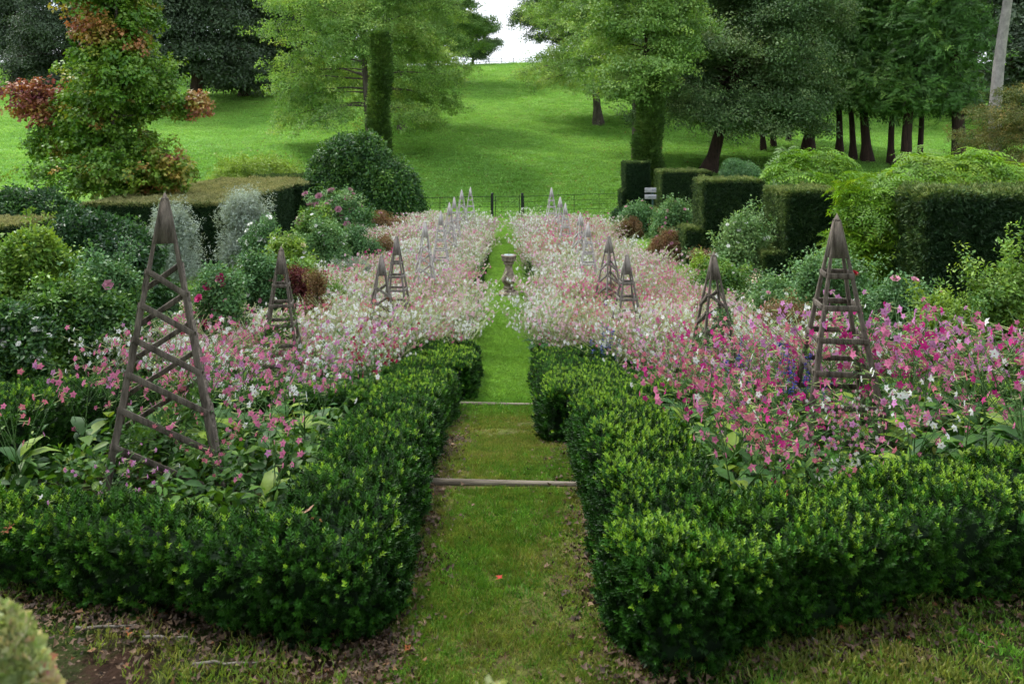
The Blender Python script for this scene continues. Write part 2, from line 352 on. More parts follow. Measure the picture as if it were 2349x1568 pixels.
M_soil = ground_mat('bed_soil', 'soil'); M_path = ground_mat('moss_path', 'path')
fx = np.arange(-11, 11.01, .25); sheet('ground', fx, np.arange(-2, 12.76, .125), M_soil, .02, .012)
sheet('flower_bed_left', np.arange(-10.2, -.79, .2), np.arange(10.2, 38.01, .25), M_soil, .035, .012)
sheet('flower_bed_right', np.arange(.55, 5.2, .2), np.arange(10.2, 38.01, .25), M_soil, .035, .012)
sheet('border_right', np.arange(6.7, 13, .2), np.arange(10, 45.01, .25), M_soil, .035, .012)
sheet('grass_path', np.arange(-.95, .76, .05), np.arange(1.5, 14.1, .06), M_path, .055, .012)
sheet('grass_path', np.arange(-1.0, .71, .1), np.arange(14.0, 45.9, .25), M_path, .052, .004)

# timber risers across the path
for (y, x0, x1, lab, hh) in ((6.60, -.80, .68, 'weathered timber step edging across the mossy path nearest the front hedges', .06), (11.85, -.92, .60, 'thin timber step edging where the mossy path meets the bright lawn strip', .05)):
    z = float(gz(0, y)) + (.075 if y < 8 else .10)
    r = thing('path_riser', lab, 'timber edging', (0, y, z), group='timber steps in the path')
    mb = MB(); beam(mb, (x0, y + .02, z - .03 + .02), (x1, y - .03, z - .025), .06, .07 if y < 8 else .05, ch=.3); obj(mb, 'board', M_riser, r)
    mb = MB(); beam(mb, (x0 + .12, y + .065, z - .1), (x0 + .12, y + .065, z + .02), .045, .045, up=(1, 0, 0)); obj(mb, 'peg', M_riser, r)

# ------------------------------------------------------------------ leaf templates
def T_sprig(name, nl, lf, wid, h, mats, tip=0, shape=0, up=.7):
    mb = MB(); k = np.arange(nl); a = k * 2.4 + rng.uniform(0, .5, nl); z = h * (k + .5) / nl
    D = np.stack([np.cos(a), np.sin(a), up + .9 * (k / nl)], 1); P = np.stack([np.cos(a) * .002, np.sin(a) * .002, z], 1)
    ln = lf * rng.uniform(.75, 1.15, nl) * (1 - .35 * (k / nl) ** 2); tm = (k >= nl - tip)
    for m, sel in ((0, ~tm), (1, tm)):
        if sel.any(): leaves(mb, P[sel], D[sel], (0, 0, 1), ln[sel] * (1 if m == 0 else .8), ln[sel] * wid, min(m, len(mats) - 1), shape=shape)
    mb.add([(-.0015, 0, -.3 * h), (.0015, 0, -.3 * h), (0, 0, h)], [[0, 1, 2]], 0)
    return template(name, mb, mats)
T_BOX = [T_sprig('box_sprig', 17, .038, .46, .075, [M_box], shape=0) for _ in range(3)] + [T_sprig('box_tip_sprig', 18, .037, .46, .09, [M_box, M_tip], tip=7) for _ in range(2)]
def T_cluster(name, n, rad, lf, wid, mat, flat=.6, hang=.0, shape=0, fold=.18):
    mb = MB(); P = ball(n, rad) * (1, 1, flat); D = unit(P + sph(n) * rad * .7) + np.array([0, 0, -hang]); U = sph(n) * .6 + (0, 0, 1)
    leaves(mb, P, D, U, lf * rng.uniform(.7, 1.2, n), lf * wid * rng.uniform(.8, 1.2, n), shape=shape, fold=fold)
    return template(name, mb, [mat])
T_OAK = [T_cluster('oak_spray', 26, .42, .17, .62, M_oak, .45, .2) for _ in range(3)]
T_OAKD = [T_cluster('dark_oak_spray', 30, .40, .13, .55, M_dark, .6, .1) for _ in range(3)]
T_GUM = [T_cluster('sweetgum_spray', 16, .26, .16, .95, M_gum, .7, .7) for _ in range(3)]
T_FARD = [T_cluster('far_spray', 26, .5, .2, .5, M_yewfar, .6, .3) for _ in range(3)]
def T_frond(name, mat, n=26, ln=.55, lf=.11):
    mb = MB(); t = rng.random(n); side = rng.choice([-1, 1], n)
    P = np.stack([side * 0, t * ln, -(t ** 1.6) * ln * .55], 1); w = .16 * (1 - t) + .03
    P2 = P + np.stack([side * w * rng.random(n), w * .3, -rng.random(n) * w * .6], 1)
    leaves(mb, P2, np.stack([side * .6, np.ones(n), -.7 - t], 1), (0, 0, 1), lf * rng.uniform(.8, 1.6, n), lf * .38, shape=0)
    return template(name, mb, [mat])
T_CON = [T_frond('cypress_frond', M_conifer) for _ in range(3)]
def T_wist(name, mat, lf=.075):
    mb = MB()
    for q in range(5):
        a = q * 1.26 + rng.uniform(0, .5); d = np.array([math.cos(a), math.sin(a), .35]); s = np.array([-d[1], d[0], 0])
        for i in range(6):
            t = (i + 1) / 6; p = d * t * .26 - np.array([0, 0, .16 * t * t])
            for sg in (-1, 1): leaves(mb, p, d * .5 + s * sg + (0, 0, -.35), (0, 0, 1), lf, lf * .36)
        leaves(mb, d * .26 - (0, 0, .16), d + (0, 0, -.8), (0, 0, 1), lf * 1.1, lf * .4)
    return template(name, mb, [mat])
T_WIST = [T_wist('wisteria_spray', M_wist) for _ in range(3)]
def T_set(name, mat, n=14, rad=.09, lf=.05, wid=.5, shape=0, hang=0, flat=.8): return [T_cluster(name, n, rad, lf, wid, mat, flat, hang, shape) for _ in range(3)]
T_SHRUB = T_set('shrub_spray', M_green, 14, .10, .075, .5)
T_SHRUBF = T_set('shrub_far_spray', M_green, 18, .20, .12, .5)
T_ROSE = T_set('rose_spray', M_blue, 14, .12, .055, .65)
T_SILV = T_set('silver_spray', M_silver, 16, .14, .075, .2)
T_TAN = T_set('dry_spray', M_tan, 14, .10, .05, .4)
T_BRNZ = T_set('bronze_spray', M_bronze, 26, .25, .09, .5, flat=.35)
def T_yewsp(name, mat=None, n=16):
    mb = MB(); a = rng.uniform(0, 6.28, n); r = rng.random(n) * .05
    P = np.stack([np.cos(a) * r, np.sin(a) * r, rng.random(n) * .03 - .03], 1); leaves(mb, P, np.stack([np.cos(a) * .6, np.sin(a) * .6, rng.uniform(.3, 1.2, n)], 1), sph(n), .045, .012)
    return template(name, mb, [mat or M_yew])
T_YEW = [T_yewsp('yew_sprig') for _ in range(4)]
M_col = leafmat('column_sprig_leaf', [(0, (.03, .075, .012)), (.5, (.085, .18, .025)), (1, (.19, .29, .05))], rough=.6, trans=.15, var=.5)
M_ytan = leafmat('tan_topped_yew', [(0, (.012, .042, .012)), (.45, (.03, .075, .014)), (.7, (.17, .21, .055)), (1, (.36, .35, .14))], rough=.7, trans=.1, var=.4)  # the hedge's own tan; lit tops come from the painted tint
T_COL = [T_yewsp('column_sprig', M_col) for _ in range(3)]; T_YTAN = [T_yewsp('tan_yew_sprig', M_ytan) for _ in range(3)]
def T_tuft(name, n, h, spread, w=.004):
    mb = MB(); P = np.concatenate([rng.normal(0, spread, (n, 2)), np.zeros((n, 1))], 1); D = np.concatenate([rng.normal(0, .45, (n, 2)), np.ones((n, 1))], 1)
    leaves(mb, P, D, sph(n) * (1, 1, .2), h * rng.uniform(.5, 1.3, n), w * 2, droop=.35, fold=0); return template(name, mb, [M_grass])
T_TUFT = [T_tuft('grass_tuft', 18, .045, .03) for _ in range(3)]
T_LAWN = [T_tuft('lawn_tuft', 30, .030, .06, .004) for _ in range(3)]
def T_fall(name, lobes):
    mb = MB(); k = lobes * 2; a = np.arange(k) * 2 * math.pi / k; r = np.where(np.arange(k) % 2 == 0, 1, .5) * .035 * rng.uniform(.8, 1.2, k)
    V = np.vstack([[0, 0, 0], np.stack([np.cos(a) * r, np.sin(a) * r, rng.uniform(-.004, .016, k)], 1)])
    return template(name, mb.add(V, [[0, 1 + i, 1 + (i + 1) % k] for i in range(k)]), [M_litter])
T_FALL = [T_fall('litter_leaf', n) for n in (3, 5, 4, 3)]

# ------------------------------------------------------------------ hedges
def rbox_pts(b, dens, r):
    """points on the skin of a rounded block; b = (cx, cy, half x, half y, height, heading); base follows the ground"""
    cx, cy, hx, hy, h, ang = b; fs = [(2 * hy * h, 0, 1), (2 * hy * h, 0, -1), (2 * hx * h, 1, 1), (2 * hx * h, 1, -1), (4 * hx * hy, 2, 1)]; out = []
    half = np.array([hx, hy, h / 2])
    for A, ax, sg in fs:
        n = max(4, int(A * dens)); p = rng.uniform(-1, 1, (n, 3)) * half; p[:, ax] = sg * half[ax]; out.append(p)
    p = np.vstack(out); inn = np.clip(p, -half + r, half - r); inn[:, 2] = np.clip(p[:, 2], -h / 2, h / 2 - r)
    d = unit(p - inn + 1e-9); return inn + d * r, d
FLAT = [None]
def to_world(b, p, d):
    cx, cy, hx, hy, h, ang = b; c, s = math.cos(ang), math.sin(ang)
    x = cx + p[:, 0] * c - p[:, 1] * s; y = cy + p[:, 0] * s + p[:, 1] * c; z = (gz(x, y) if FLAT[0] is None else FLAT[0]) + p[:, 2] + h / 2
    return np.stack([x, y, z], 1), np.stack([d[:, 0] * c - d[:, 1] * s, d[:, 0] * s + d[:, 1] * c, d[:, 2]], 1)
def inside(P, b, m):
    cx, cy, hx, hy, h, ang = b; c, s = math.cos(ang), math.sin(ang); x = P[:, 0] - cx; y = P[:, 1] - cy
    return (abs(x * c + y * s) < hx - m) & (abs(-x * s + y * c) < hy - m) & (P[:, 2] < (gz(P[:, 0], P[:, 1]) if FLAT[0] is None else FLAT[0]) + h - m)
def core_block(mb, b, inset, r, seg=.25, lump=0.0, ls=0.0):
    cx, cy, hx, hy, h, ang = b; hx -= inset; hy -= inset; h2 = h - inset; half = np.array([hx, hy, h2 / 2])
    for ax in (0, 1, 2):
        for sg in ((-1, 1) if ax < 2 else (1,)):
            o = [i for i in range(3) if i != ax]; nu = max(2, int(2 * half[o[0]] / seg) + 1); nv = max(2, int(2 * half[o[1]] / seg) + 1)
            U_, V_ = np.meshgrid(np.linspace(-1, 1, nu), np.linspace(-1, 1, nv)); p = np.zeros((nu * nv, 3)); p[:, o[0]] = U_.ravel() * half[o[0]]; p[:, o[1]] = V_.ravel() * half[o[1]]; p[:, ax] = sg * half[ax]
            inn = np.clip(p, -half + r, half - r); inn[:, 2] = np.clip(p[:, 2], -h2 / 2, h2 / 2 - r); d = unit(p - inn + 1e-9); W, Nw = to_world((cx, cy, hx, hy, h2, ang), inn + d * r, d)
            if lump: W = W + Nw * lump * nz3(W, 2.2, ls)[:, None]
            i = np.arange(nv - 1)[:, None] * nu + np.arange(nu - 1)[None]; mb.add(W, np.stack([i, i + 1, i + nu + 1, i + nu], -1).reshape(-1, 4))
def box_hedge(name, label, boxes, dens=820, lump=.12, bright=.5, group='box hedges'):
    c = boxes[0]; root = thing(name, label, 'hedge', (c[0], c[1], float(gz(c[0], c[1]))), group=group)
    PP, NN = [], []
    for i, b in enumerate(boxes):
        p, d = rbox_pts(b, dens, .14); P, D = to_world(b, p, d)
        for j, o in enumerate(boxes):
            if j != i: k = ~inside(P, o, .05); P, D = P[k], D[k]
        PP.append(P); NN.append(D)
    P, D = np.vstack(PP), np.vstack(NN); ls = rng.uniform(0, 9); lu = nz3(P, 2.2, ls) * lump + nz3(P, 7.0, ls) * lump * .45
    P = P + D * (lu + rng.uniform(-.05, .012, len(P)))[:, None]; up = np.clip(D[:, 2], 0, 1)
    dd = unit(D * .8 + (0, 0, .75) + rng.normal(0, .28, P.shape)); tip = rng.random(len(P)) < up * bright * np.clip(.55 + 1.1 * nz3(P, 2.4, ls + 3), .08, 1.3) + .02
    idx = np.where(tip, rng.integers(3, 5, len(P)), rng.integers(0, 3, len(P))); ti = np.clip(.35 + .25 * nz3(P, 1.5, ls) + rng.normal(0, .18, len(P)) + .15 * up, 0, 1)
    scatter('foliage', root, P, dd, rng.uniform(.6, 1.2, len(P)), ti, T_BOX, idx)
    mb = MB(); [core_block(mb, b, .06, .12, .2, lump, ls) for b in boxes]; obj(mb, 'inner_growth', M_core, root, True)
    return root, P, D
def B(x0, x1, y0, y1, h, ang=0.0): return ((x0 + x1) / 2, (y0 + y1) / 2, (x1 - x0) / 2, (y1 - y0) / 2, h, ang)
HL = box_hedge('box_hedge', 'dark box hedge round the near left flower bed, its front facing the viewer', [
    (-2.80, 5.20, 2.10, .27, .43, -R(13)), B(-1.45, -.76, 4.62, 8.3, .48), B(-5.2, -4.15, 5.7, 10, .62), B(-4.4, -1.2, 9.2, 9.95, .52)], bright=.28)
HR = box_hedge('box_hedge', 'box hedge with lime young tips round the near right bed of magenta flowers', [
    (3.0, 5.40, 2.50, .38, .52, R(19)), B(.64, 1.45, 4.42, 8.3, .53), B(5.2, 6.0, 6.3, 10, .62), B(1.2, 5.5, 9.2, 9.95, .52)], bright=.68)
box_hedge('box_hedge', 'box hedge block left of the path between the two timber steps', [B(-1.75, -.84, 8.45, 11.75, .58)], bright=.35)
box_hedge('box_hedge', 'short box hedge block left of the bright lawn strip, just past the far timber step', [B(-1.75, -.62, 12.2, 14.9, .62)], bright=.45)
box_hedge('box_hedge', 'lime tipped box hedge block right of the path beside the far timber step', [B(.40, 1.6, 8.6, 14.2, .60)], bright=.65)
box_hedge('box_hedge', 'low box edging under overhanging flowers, left of the lawn strip', [B(-1.45, -.95, 15.4, 37.5, .42)], dens=160, bright=.1)
box_hedge('box_hedge', 'low box edging under overhanging flowers, right of the lawn strip', [B(.62, 1.15, 14.8, 37.5, .42)], dens=160, bright=.1)

def yew(name, label, boxes, dens=420, cat='hedge', tb=0.25, tt=.62, ragged=0.0, sc=1.35, temps=None):
    c = boxes[0]; FLAT[0] = float(gz(0, c[1])); root = thing(name, label, cat, (c[0], c[1], float(gz(c[0], c[1]))), group='clipped yew hedges'); PP, NN = [], []
    for i, b in enumerate(boxes):
        p, d = rbox_pts(b, dens, .09); P, D = to_world(b, p, d); P[:, 2] = np.where(P[:, 2] > gz(c[0], c[1]) + b[4] - .3, P[:, 2], P[:, 2])
        for j, o in enumerate(boxes):
            if j != i: k = ~inside(P, o, .03); P, D = P[k], D[k]
        PP.append(P); NN.append(D)
    P, D = np.vstack(PP), np.vstack(NN); ls = rng.uniform(0, 9)
    P = P + D * (.05 * nz3(P, 1.9, ls) + .02 * nz3(P, 6, ls) + rng.uniform(-.03, .02 + ragged, len(P)) + .10 * (rng.random(len(P)) > .985))[:, None]
    ti = np.clip(tb + tt * np.clip(D[:, 2], 0, 1) + .12 * nz3(P * (3, 3, .6), 1.4, ls) + .34 * (D[:, 0] < -.7) + rng.normal(0, .12, len(P)), 0, 1)  # daylight painted in: tops and left-facing sprigs get a lighter tint
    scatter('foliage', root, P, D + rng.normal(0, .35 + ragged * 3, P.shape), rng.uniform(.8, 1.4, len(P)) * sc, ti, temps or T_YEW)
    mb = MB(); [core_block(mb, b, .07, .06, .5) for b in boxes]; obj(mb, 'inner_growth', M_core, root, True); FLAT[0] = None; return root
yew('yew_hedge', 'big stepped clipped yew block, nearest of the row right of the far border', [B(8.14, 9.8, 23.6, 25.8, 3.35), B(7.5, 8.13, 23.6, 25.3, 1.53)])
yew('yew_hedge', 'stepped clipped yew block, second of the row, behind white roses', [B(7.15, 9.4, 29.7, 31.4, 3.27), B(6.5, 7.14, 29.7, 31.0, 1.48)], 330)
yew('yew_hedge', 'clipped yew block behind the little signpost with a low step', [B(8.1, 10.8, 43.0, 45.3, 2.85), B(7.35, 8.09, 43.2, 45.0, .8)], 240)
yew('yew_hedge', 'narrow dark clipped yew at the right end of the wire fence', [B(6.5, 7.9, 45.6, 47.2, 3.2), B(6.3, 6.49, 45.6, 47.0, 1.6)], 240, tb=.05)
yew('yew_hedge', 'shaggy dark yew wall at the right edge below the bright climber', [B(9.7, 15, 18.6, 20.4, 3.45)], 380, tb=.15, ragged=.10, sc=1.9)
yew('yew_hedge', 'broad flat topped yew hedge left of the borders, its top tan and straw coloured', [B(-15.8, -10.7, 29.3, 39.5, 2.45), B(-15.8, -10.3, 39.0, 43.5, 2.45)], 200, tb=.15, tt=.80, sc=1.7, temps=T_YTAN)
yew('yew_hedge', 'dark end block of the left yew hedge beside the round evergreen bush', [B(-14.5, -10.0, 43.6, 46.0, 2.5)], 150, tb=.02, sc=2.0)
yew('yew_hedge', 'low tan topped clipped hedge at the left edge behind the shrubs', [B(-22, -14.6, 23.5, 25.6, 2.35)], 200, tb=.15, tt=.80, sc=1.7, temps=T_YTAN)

# ------------------------------------------------------------------ trees
def limb_path(p0, d, ln, droop, n=6, wob=.06):
    t = np.linspace(0, 1, n)[:, None]; p = p0 + d * ln * t + np.array([0, 0, -1.0]) * droop * ln * t ** 2
    return p + np.cumsum(rng.normal(0, wob * ln / n, (n, 3)), 0) * (t > 0)
def tree(name, label, x, y, h, rad, z0, trunk_r, temps, nb, env, rise, droop, dens, bark, cat='tree', tintf=None, scl=(.8, 1.3), flat=.5, lean=(0, 0), group=None, spread=.11, tmul=1.0, tiers=0, h_top=None, azr=None, base_z=None, up=.8, inner=.3, extra=()):
    zb = float(gz(x, y)) if base_z is None else base_z; root = thing(name, label, cat, (x, y, zb), group=group)
    mb = MB(); k = 12; t = np.linspace(0, 1, k); hl = h * .94
    TP = np.stack([x + lean[0] * t * h + .01 * h * np.sin(t * 7 + x), y + lean[1] * t * h + .008 * h * np.sin(t * 5), zb - .2 + t * hl], 1)
    tr = trunk_r * (1 - .8 * t) * (1 + .7 * np.exp(-t * 30)); tube(mb, TP, tr, 12); CP, CD = [], []
    for i in range(nb):
        u = (i + rng.random()) / nb if not tiers else (math.floor(i * tiers / nb) + .5 + rng.normal(0, .12)) / tiers
        u = min(max(u, .01), .98); z = z0 + (h - z0) * u; az = rng.uniform(0, 2 * math.pi) if azr is None else rng.uniform(*azr)
        p0 = np.array([np.interp(z, TP[:, 2] - zb, TP[:, 0]), np.interp(z, TP[:, 2] - zb, TP[:, 1]), zb + min(z, hl * .99)])
        rr = rise(u) if callable(rise) else rise; ln = rad * env(u) * rng.uniform(.72, 1.08); d = np.array([math.cos(az), math.sin(az), rr]); d /= np.linalg.norm(d)
        ds = droop(u) if callable(droop) else droop; path = limb_path(p0, d, ln, ds)
        r0 = max(.015, trunk_r * .34 * (1 - .7 * u) * min(1, ln / rad)); tube(mb, path, np.linspace(r0, r0 * .15, 6), 5, cap=False)
        n = max(3, int(dens * ln)); s = inner + (1 - inner) * rng.random(n) ** .8; f = s * 5; j = np.minimum(f.astype(int), 4)
        q = path[j] + (path[j + 1] - path[j]) * (f - j)[:, None]; w = spread * ln * (1.15 - .55 * s)[:, None] + .15
        side = np.array([-d[1], d[0], 0]); q = q + side * rng.normal(0, 1, (n, 1)) * w * 1.9 + rng.normal(0, 1, (n, 3)) * w * (.5, .5, flat)
        q[:, 2] -= np.abs(((q - path[j]) @ side)) * .15; CP.append(q); CD.append(np.tile(d, (n, 1)))
    for ex, ez, er, en in extra:      # boughs that reach out beyond the crown
        c = np.array([ex, y + rng.normal(0, .3), ez]); b0 = np.array([x, y, ez - .5]); tube(mb, [b0, (b0 + c) / 2 + (0, 0, -.15), c], [.05, .035, .015], 5, cap=False); q = c + ball(en, er) * (1.15, 1, .8); CP.append(q); CD.append(unit(q - c))
        q = b0 + (c - b0) * rng.uniform(.3, 1, (en // 2, 1)) + ball(en // 2, er * .5); CP.append(q); CD.append(np.tile(unit(c - b0), (en // 2, 1)))
    P, D = np.vstack(CP), np.vstack(CD); ti = tintf(P, zb) if tintf else np.clip(.45 + .3 * nz3(P, .5, x) + rng.normal(0, .16, len(P)), 0, 1)
    obj(mb, 'trunk', bark, root, True); scatter('crown', root, P, D * .35 + (0, 0, up) + rng.normal(0, .3, P.shape), rng.uniform(*scl, len(P)), ti * tmul, temps)
    return root
oenv = lambda u: math.sqrt(max(.04, 1 - (1.25 * u - .25) ** 2)) * (1 if u > .1 else .9)
T = tree
T('pin_oak_tree', 'pale green layered oak, nearer one left of the open field, behind the ivy column', XAT(840, 62), 62, 19, 8.2, 3.6, .30, T_OAK, 74, oenv, lambda u: .05 + .9 * u, lambda u: .30 * (1 - u), 13, M_bark, tiers=13, group='pale layered oaks on the field')
T('pin_oak_tree', 'pale green layered oak with bare trunk standing just left of the open field', XAT(917, 79), 79, 22, 8.6, 5.0, .33, T_OAK, 74, oenv, lambda u: .05 + .9 * u, lambda u: .34 * (1 - u), 12, M_bark, tiers=13, group='pale layered oaks on the field')
T('pin_oak_tree', 'layered oak with short bare trunk right of the open field', XAT(1370, 82), 82, 22, 9.0, 4.4, .42, T_OAK, 74, oenv, lambda u: .04 + .9 * u, lambda u: .28 * (1 - u), 12, M_bark, tiers=13, group='pale layered oaks on the field')
T('pin_oak_tree', 'layered oak rising behind the tall green column at the right', XAT(1462, 62), 62, 19, 6.6, 6.6, .26, T_OAK, 62, oenv, lambda u: .10 + .9 * u, lambda u: .22 * (1 - u), 13, M_bark, tiers=11, group='pale layered oaks on the field', tmul=.85)
T('pin_oak_tree', 'yellow green oak growing right behind the mossy column, its leaves hiding the column top', XAT(1480, 49.6), 49.6, 17, 4.4, 7.2, .2, T_OAK, 60, oenv, lambda u: .08 + .8 * u, lambda u: .35 * (1 - u), 15, M_barkd, tiers=10, group='pale layered oaks on the field', tmul=.9)
T('oak_tree', 'big darker oak filling the top behind the left layered oaks', XAT(985, 118), 118, 23, 10.5, 4.0, .6, T_OAK, 80, oenv, .35, .12, 9, M_bark, tmul=.45, scl=(1.2, 1.9))
T('oak_tree', 'blue green oak behind the right layered oaks, edging the strip of sky', XAT(1290, 120), 120, 26, 8.0, 5.0, .6, T_OAKD, 80, oenv, .35, .12, 9, M_bark, scl=(1.6, 2.4))
T('oak_tree', 'small round hilltop tree left of the strip of sky', XAT(1085, 152), 152, 9, 6.0, 1.0, .3, T_OAKD, 50, oenv, .35, .1, 8, M_bark, scl=(1.5, 2.3), group='small trees at the hilltop')
def rightd(P, zb): return np.clip(.5 + .35 * nz3(P, .45, 3) + rng.normal(0, .17, len(P)), 0, 1)
T('holm_oak_tree', 'spreading dark grey green oak with stout leaning trunk at right', XAT(1618, 57), 57, 15.5, 7.9, 3.9, .48, T_OAKD, 120, oenv, lambda u: .02 + .8 * u, .18, 14, M_barkd, tintf=rightd, lean=(.30, 0), scl=(1.0, 1.7))
def gum_t(P, zb):
    x, z = P[:, 0], P[:, 2]; cx = P[:, 0].mean(); zr = (z - zb); t = .15 + .12 * nz3(P, .8, 1) + rng.normal(0, .10, len(P)); ext = np.abs(x - cx) / 4.5
    t += .42 * (nz3(P, .9, 5) > .15) * sm((zr - 6.4) / 1.5) + .55 * (x < cx - 2.2) * (zr > 3.9) * (zr < 6.6) + .24 * (zr < 3.0) * (x > cx + 1.4) * (nz3(P, .8, 2) > -.3) + .5 * (x > cx + 2.9) * (zr > 3.6) * (zr < 6); t += .22 * (nz3(P, 1.5, 8) > .4)
    return np.clip(t, 0, 1)
T('sweetgum_tree', 'sweetgum turning crimson and orange at its tips, left of the field', XAT(262, 33), 33, 11.5, 3.35, 1.0, .16, T_GUM, 95, lambda u: (.95 - .35 * u) * (.85 + .25 * math.sin(u * 19)), lambda u: .25 + .4 * u, .18, 18, M_bark, tintf=gum_t, scl=(.65, 1.15), flat=.9, spread=.10, inner=.12, extra=((XAT(72, 33), ZAT(225, 33), 1.0, 110), (XAT(128, 33), ZAT(275, 33), .8, 80), (XAT(425, 33), ZAT(240, 33), .75, 70), (XAT(395, 33), ZAT(395, 33), .95, 90), (XAT(110, 33), ZAT(330, 33), .8, 70)))
con = dict(cat='conifer', group='dark conifers in a clump at right', scl=(1.2, 2.0), flat=.9, spread=.12, up=.1, inner=.1)
cenv = lambda u: (1 - .65 * u) * (.9 if u > .05 else .8)
for px, d, tr_, h, r_, lab, ln_ in ((1747, 66, .20, 17, 3.6, 'slim conifer in the clump, first trunk right of the stout oak', 0), (1777, 68, .20, 17, 3.2, 'slim conifer in the clump, second trunk right of the stout oak', 0), (1809, 72, .18, 18, 3.0, 'thin trunked conifer in the clump left of the thick pair', 0),
        (1856, 66, .42, 19, 4.2, 'thick trunked conifer in the middle of the clump', 0), (1922, 63, .27, 18, 4.0, 'conifer whose low trunk stands left of the forked stem', 0), (1952, 62, .24, 17, 3.6, 'conifer with low curved trunk beside a thin neighbour', .01), (1985, 61, .36, 18, 4.2, 'straight twin trunked conifer near the centre of the clump', 0),
        (2046, 60, .24, 17, 3.6, 'leaning conifer just left of the crooked thick trunk', .06), (2082, 58, .40, 16, 4.4, 'conifer with crooked thick trunk and a leaning side stem', .05), (2112, 60, .22, 17, 3.4, 'slim straight conifer right of the crooked trunk', 0), (2195, 57, .50, 19, 3.8, 'stout dark conifer right of the gap in the clump', 0)):
    T('conifer_tree', lab, XAT(px, d), d, h, r_, 4.7, tr_, T_CON, 80, cenv, .18, .34, 16, M_barkd, lean=(ln_, 0), **con)
T('beech_tree', 'great pale grey beech trunk leaning at the right edge', XAT(2283, 46), 46, 26, 7.5, 13, .42, T_OAKD, 40, oenv, .5, .1, 4, M_barkb, lean=(.055, 0), scl=(1, 1.6))
T('maple_tree', 'bronze leaved maple in tiers at the right edge before the beech', XAT(2385, 40), 40, 7.6, 4.2, 3.0, .14, T_BRNZ, 46, lambda u: 1 - .35 * u, .12, .10, 30, M_barkd, tiers=4, flat=.45, scl=(.7, 1.2), cat='tree')
far = dict(temps=T_FARD, bark=M_barkd, scl=(1.5, 2.6), flat=.8, spread=.14, inner=.1)
def F(lab, px, d, h, r_, z0, tr_, **k): T('dark_tree', lab, XAT(px, d), d, h, r_, z0, tr_, far['temps'], 90, oenv, .12, .26, 5.0, M_barkd, scl=far['scl'], flat=.45, spread=.10, inner=.2, group='dark trees along the left hilltop', **k)
F('massive dark evergreen with thick trunk between the sweetgum and the pale oak', 452, 99, 24, 8.6, 4.6, .8); F('dark evergreen just right of the massive trunk', 560, 112, 23, 8.5, 1.5, .6)
F('dark evergreen at the far left hilltop with clear trunk', 36, 140, 24, 7.0, 5.0, .8); F('dark evergreen behind the sweetgum on the hilltop', 150, 128, 23, 9.0, 1.2, .7); F('dark evergreen on the hilltop behind the sweetgum top', 290, 130, 24, 9.0, 1.0, .7)
F('dark spreading tree behind the nearer pale oak', 700, 122, 24, 9.5, 3.0, .7)
F('dark tree beyond the conifer clump at right', 2120, 100, 26, 10, 4.5, .6); F('dark tree at the right edge behind the beech', 2330, 82, 22, 8, 4.0, .6); F('dark tree behind the spreading grey green oak', 1700, 98, 26, 11, 5.0, .6)

for x_, y_, r_, lb in ((-7, -6, 8.5, 'unseen tree added behind the viewpoint on the left to shade the front hedges'), (7, -7, 8.5, 'unseen tree added behind the viewpoint on the right to shade the front hedges'), (0, -11, 8, 'unseen tree added straight behind the viewpoint for shade')):
    T('added_shade_tree', lb, x_, y_, 17, r_, 5.6, .5, T_OAKD, 110, oenv, .25, .12, 8, M_barkd, scl=(1.3, 2.2), group='trees behind the viewpoint')  # out of view, added to darken the foreground and the near hedge fronts

# trimmed columns
def column(label, px, d, ztop, w0, w1, bare):
    x = XAT(px, d); zb = float(gz(x, d)); root = thing('column_cypress', label, 'clipped tree', (x, d, zb), group='tall trimmed green columns'); h = ztop - zb
    mb = MB(); tube(mb, [(x, d, zb - .2), (x, d, zb + h * .5), (x + .05, d, zb + h - .2)], [.24, .2, .12], 9); obj(mb, 'trunk', M_barkd, root, True); n = 9500
    t = rng.random(n); a = rng.uniform(0, 6.283, n); r = (w0 + (w1 - w0) * t) / 2 * (1 + .10 * np.sin(a * 3 + t * 9)) * (.80 + .20 * rng.random(n)) * (1 + .16 * nz3(np.stack([np.cos(a) * 2, np.sin(a) * 2, t * 7], 1), 1.3, px)) * (1 - .12 * sm((t - .95) / .05))
    P = np.stack([x + np.cos(a) * r + .10 * np.sin(t * 11 + px), d + np.sin(a) * r, zb + .1 + t * h], 1); k = (rng.random(n) > bare * np.exp(-((t - .3) / .22) ** 2) * (nz3(P, 1.6) > -.1))
    P, a, t = P[k], a[k], t[k]; D = np.stack([np.cos(a) * .45, np.sin(a) * .45, np.ones(len(a))], 1)
    scatter('foliage', root, P, D + rng.normal(0, .35, P.shape), rng.uniform(2.2, 5.5, len(P)), np.clip(.50 - .25 * (np.cos(a) > .2) + .35 * nz3(P * (1, 1, .25), 3.2) + rng.normal(0, .15, len(P)), 0, 1), T_COL)  # shade painted in: sprigs on the right-hand side get a darker tint
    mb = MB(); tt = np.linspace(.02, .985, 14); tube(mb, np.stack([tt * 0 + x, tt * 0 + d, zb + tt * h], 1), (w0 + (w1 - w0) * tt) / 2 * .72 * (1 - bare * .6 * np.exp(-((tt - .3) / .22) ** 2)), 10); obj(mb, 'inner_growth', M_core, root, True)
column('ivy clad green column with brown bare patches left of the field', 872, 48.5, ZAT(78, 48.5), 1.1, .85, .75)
column('thick mossy green column at the right end of the wire fence', 1489, 48.0, ZAT(176, 48.0), 1.45, 1.2, 0.0)

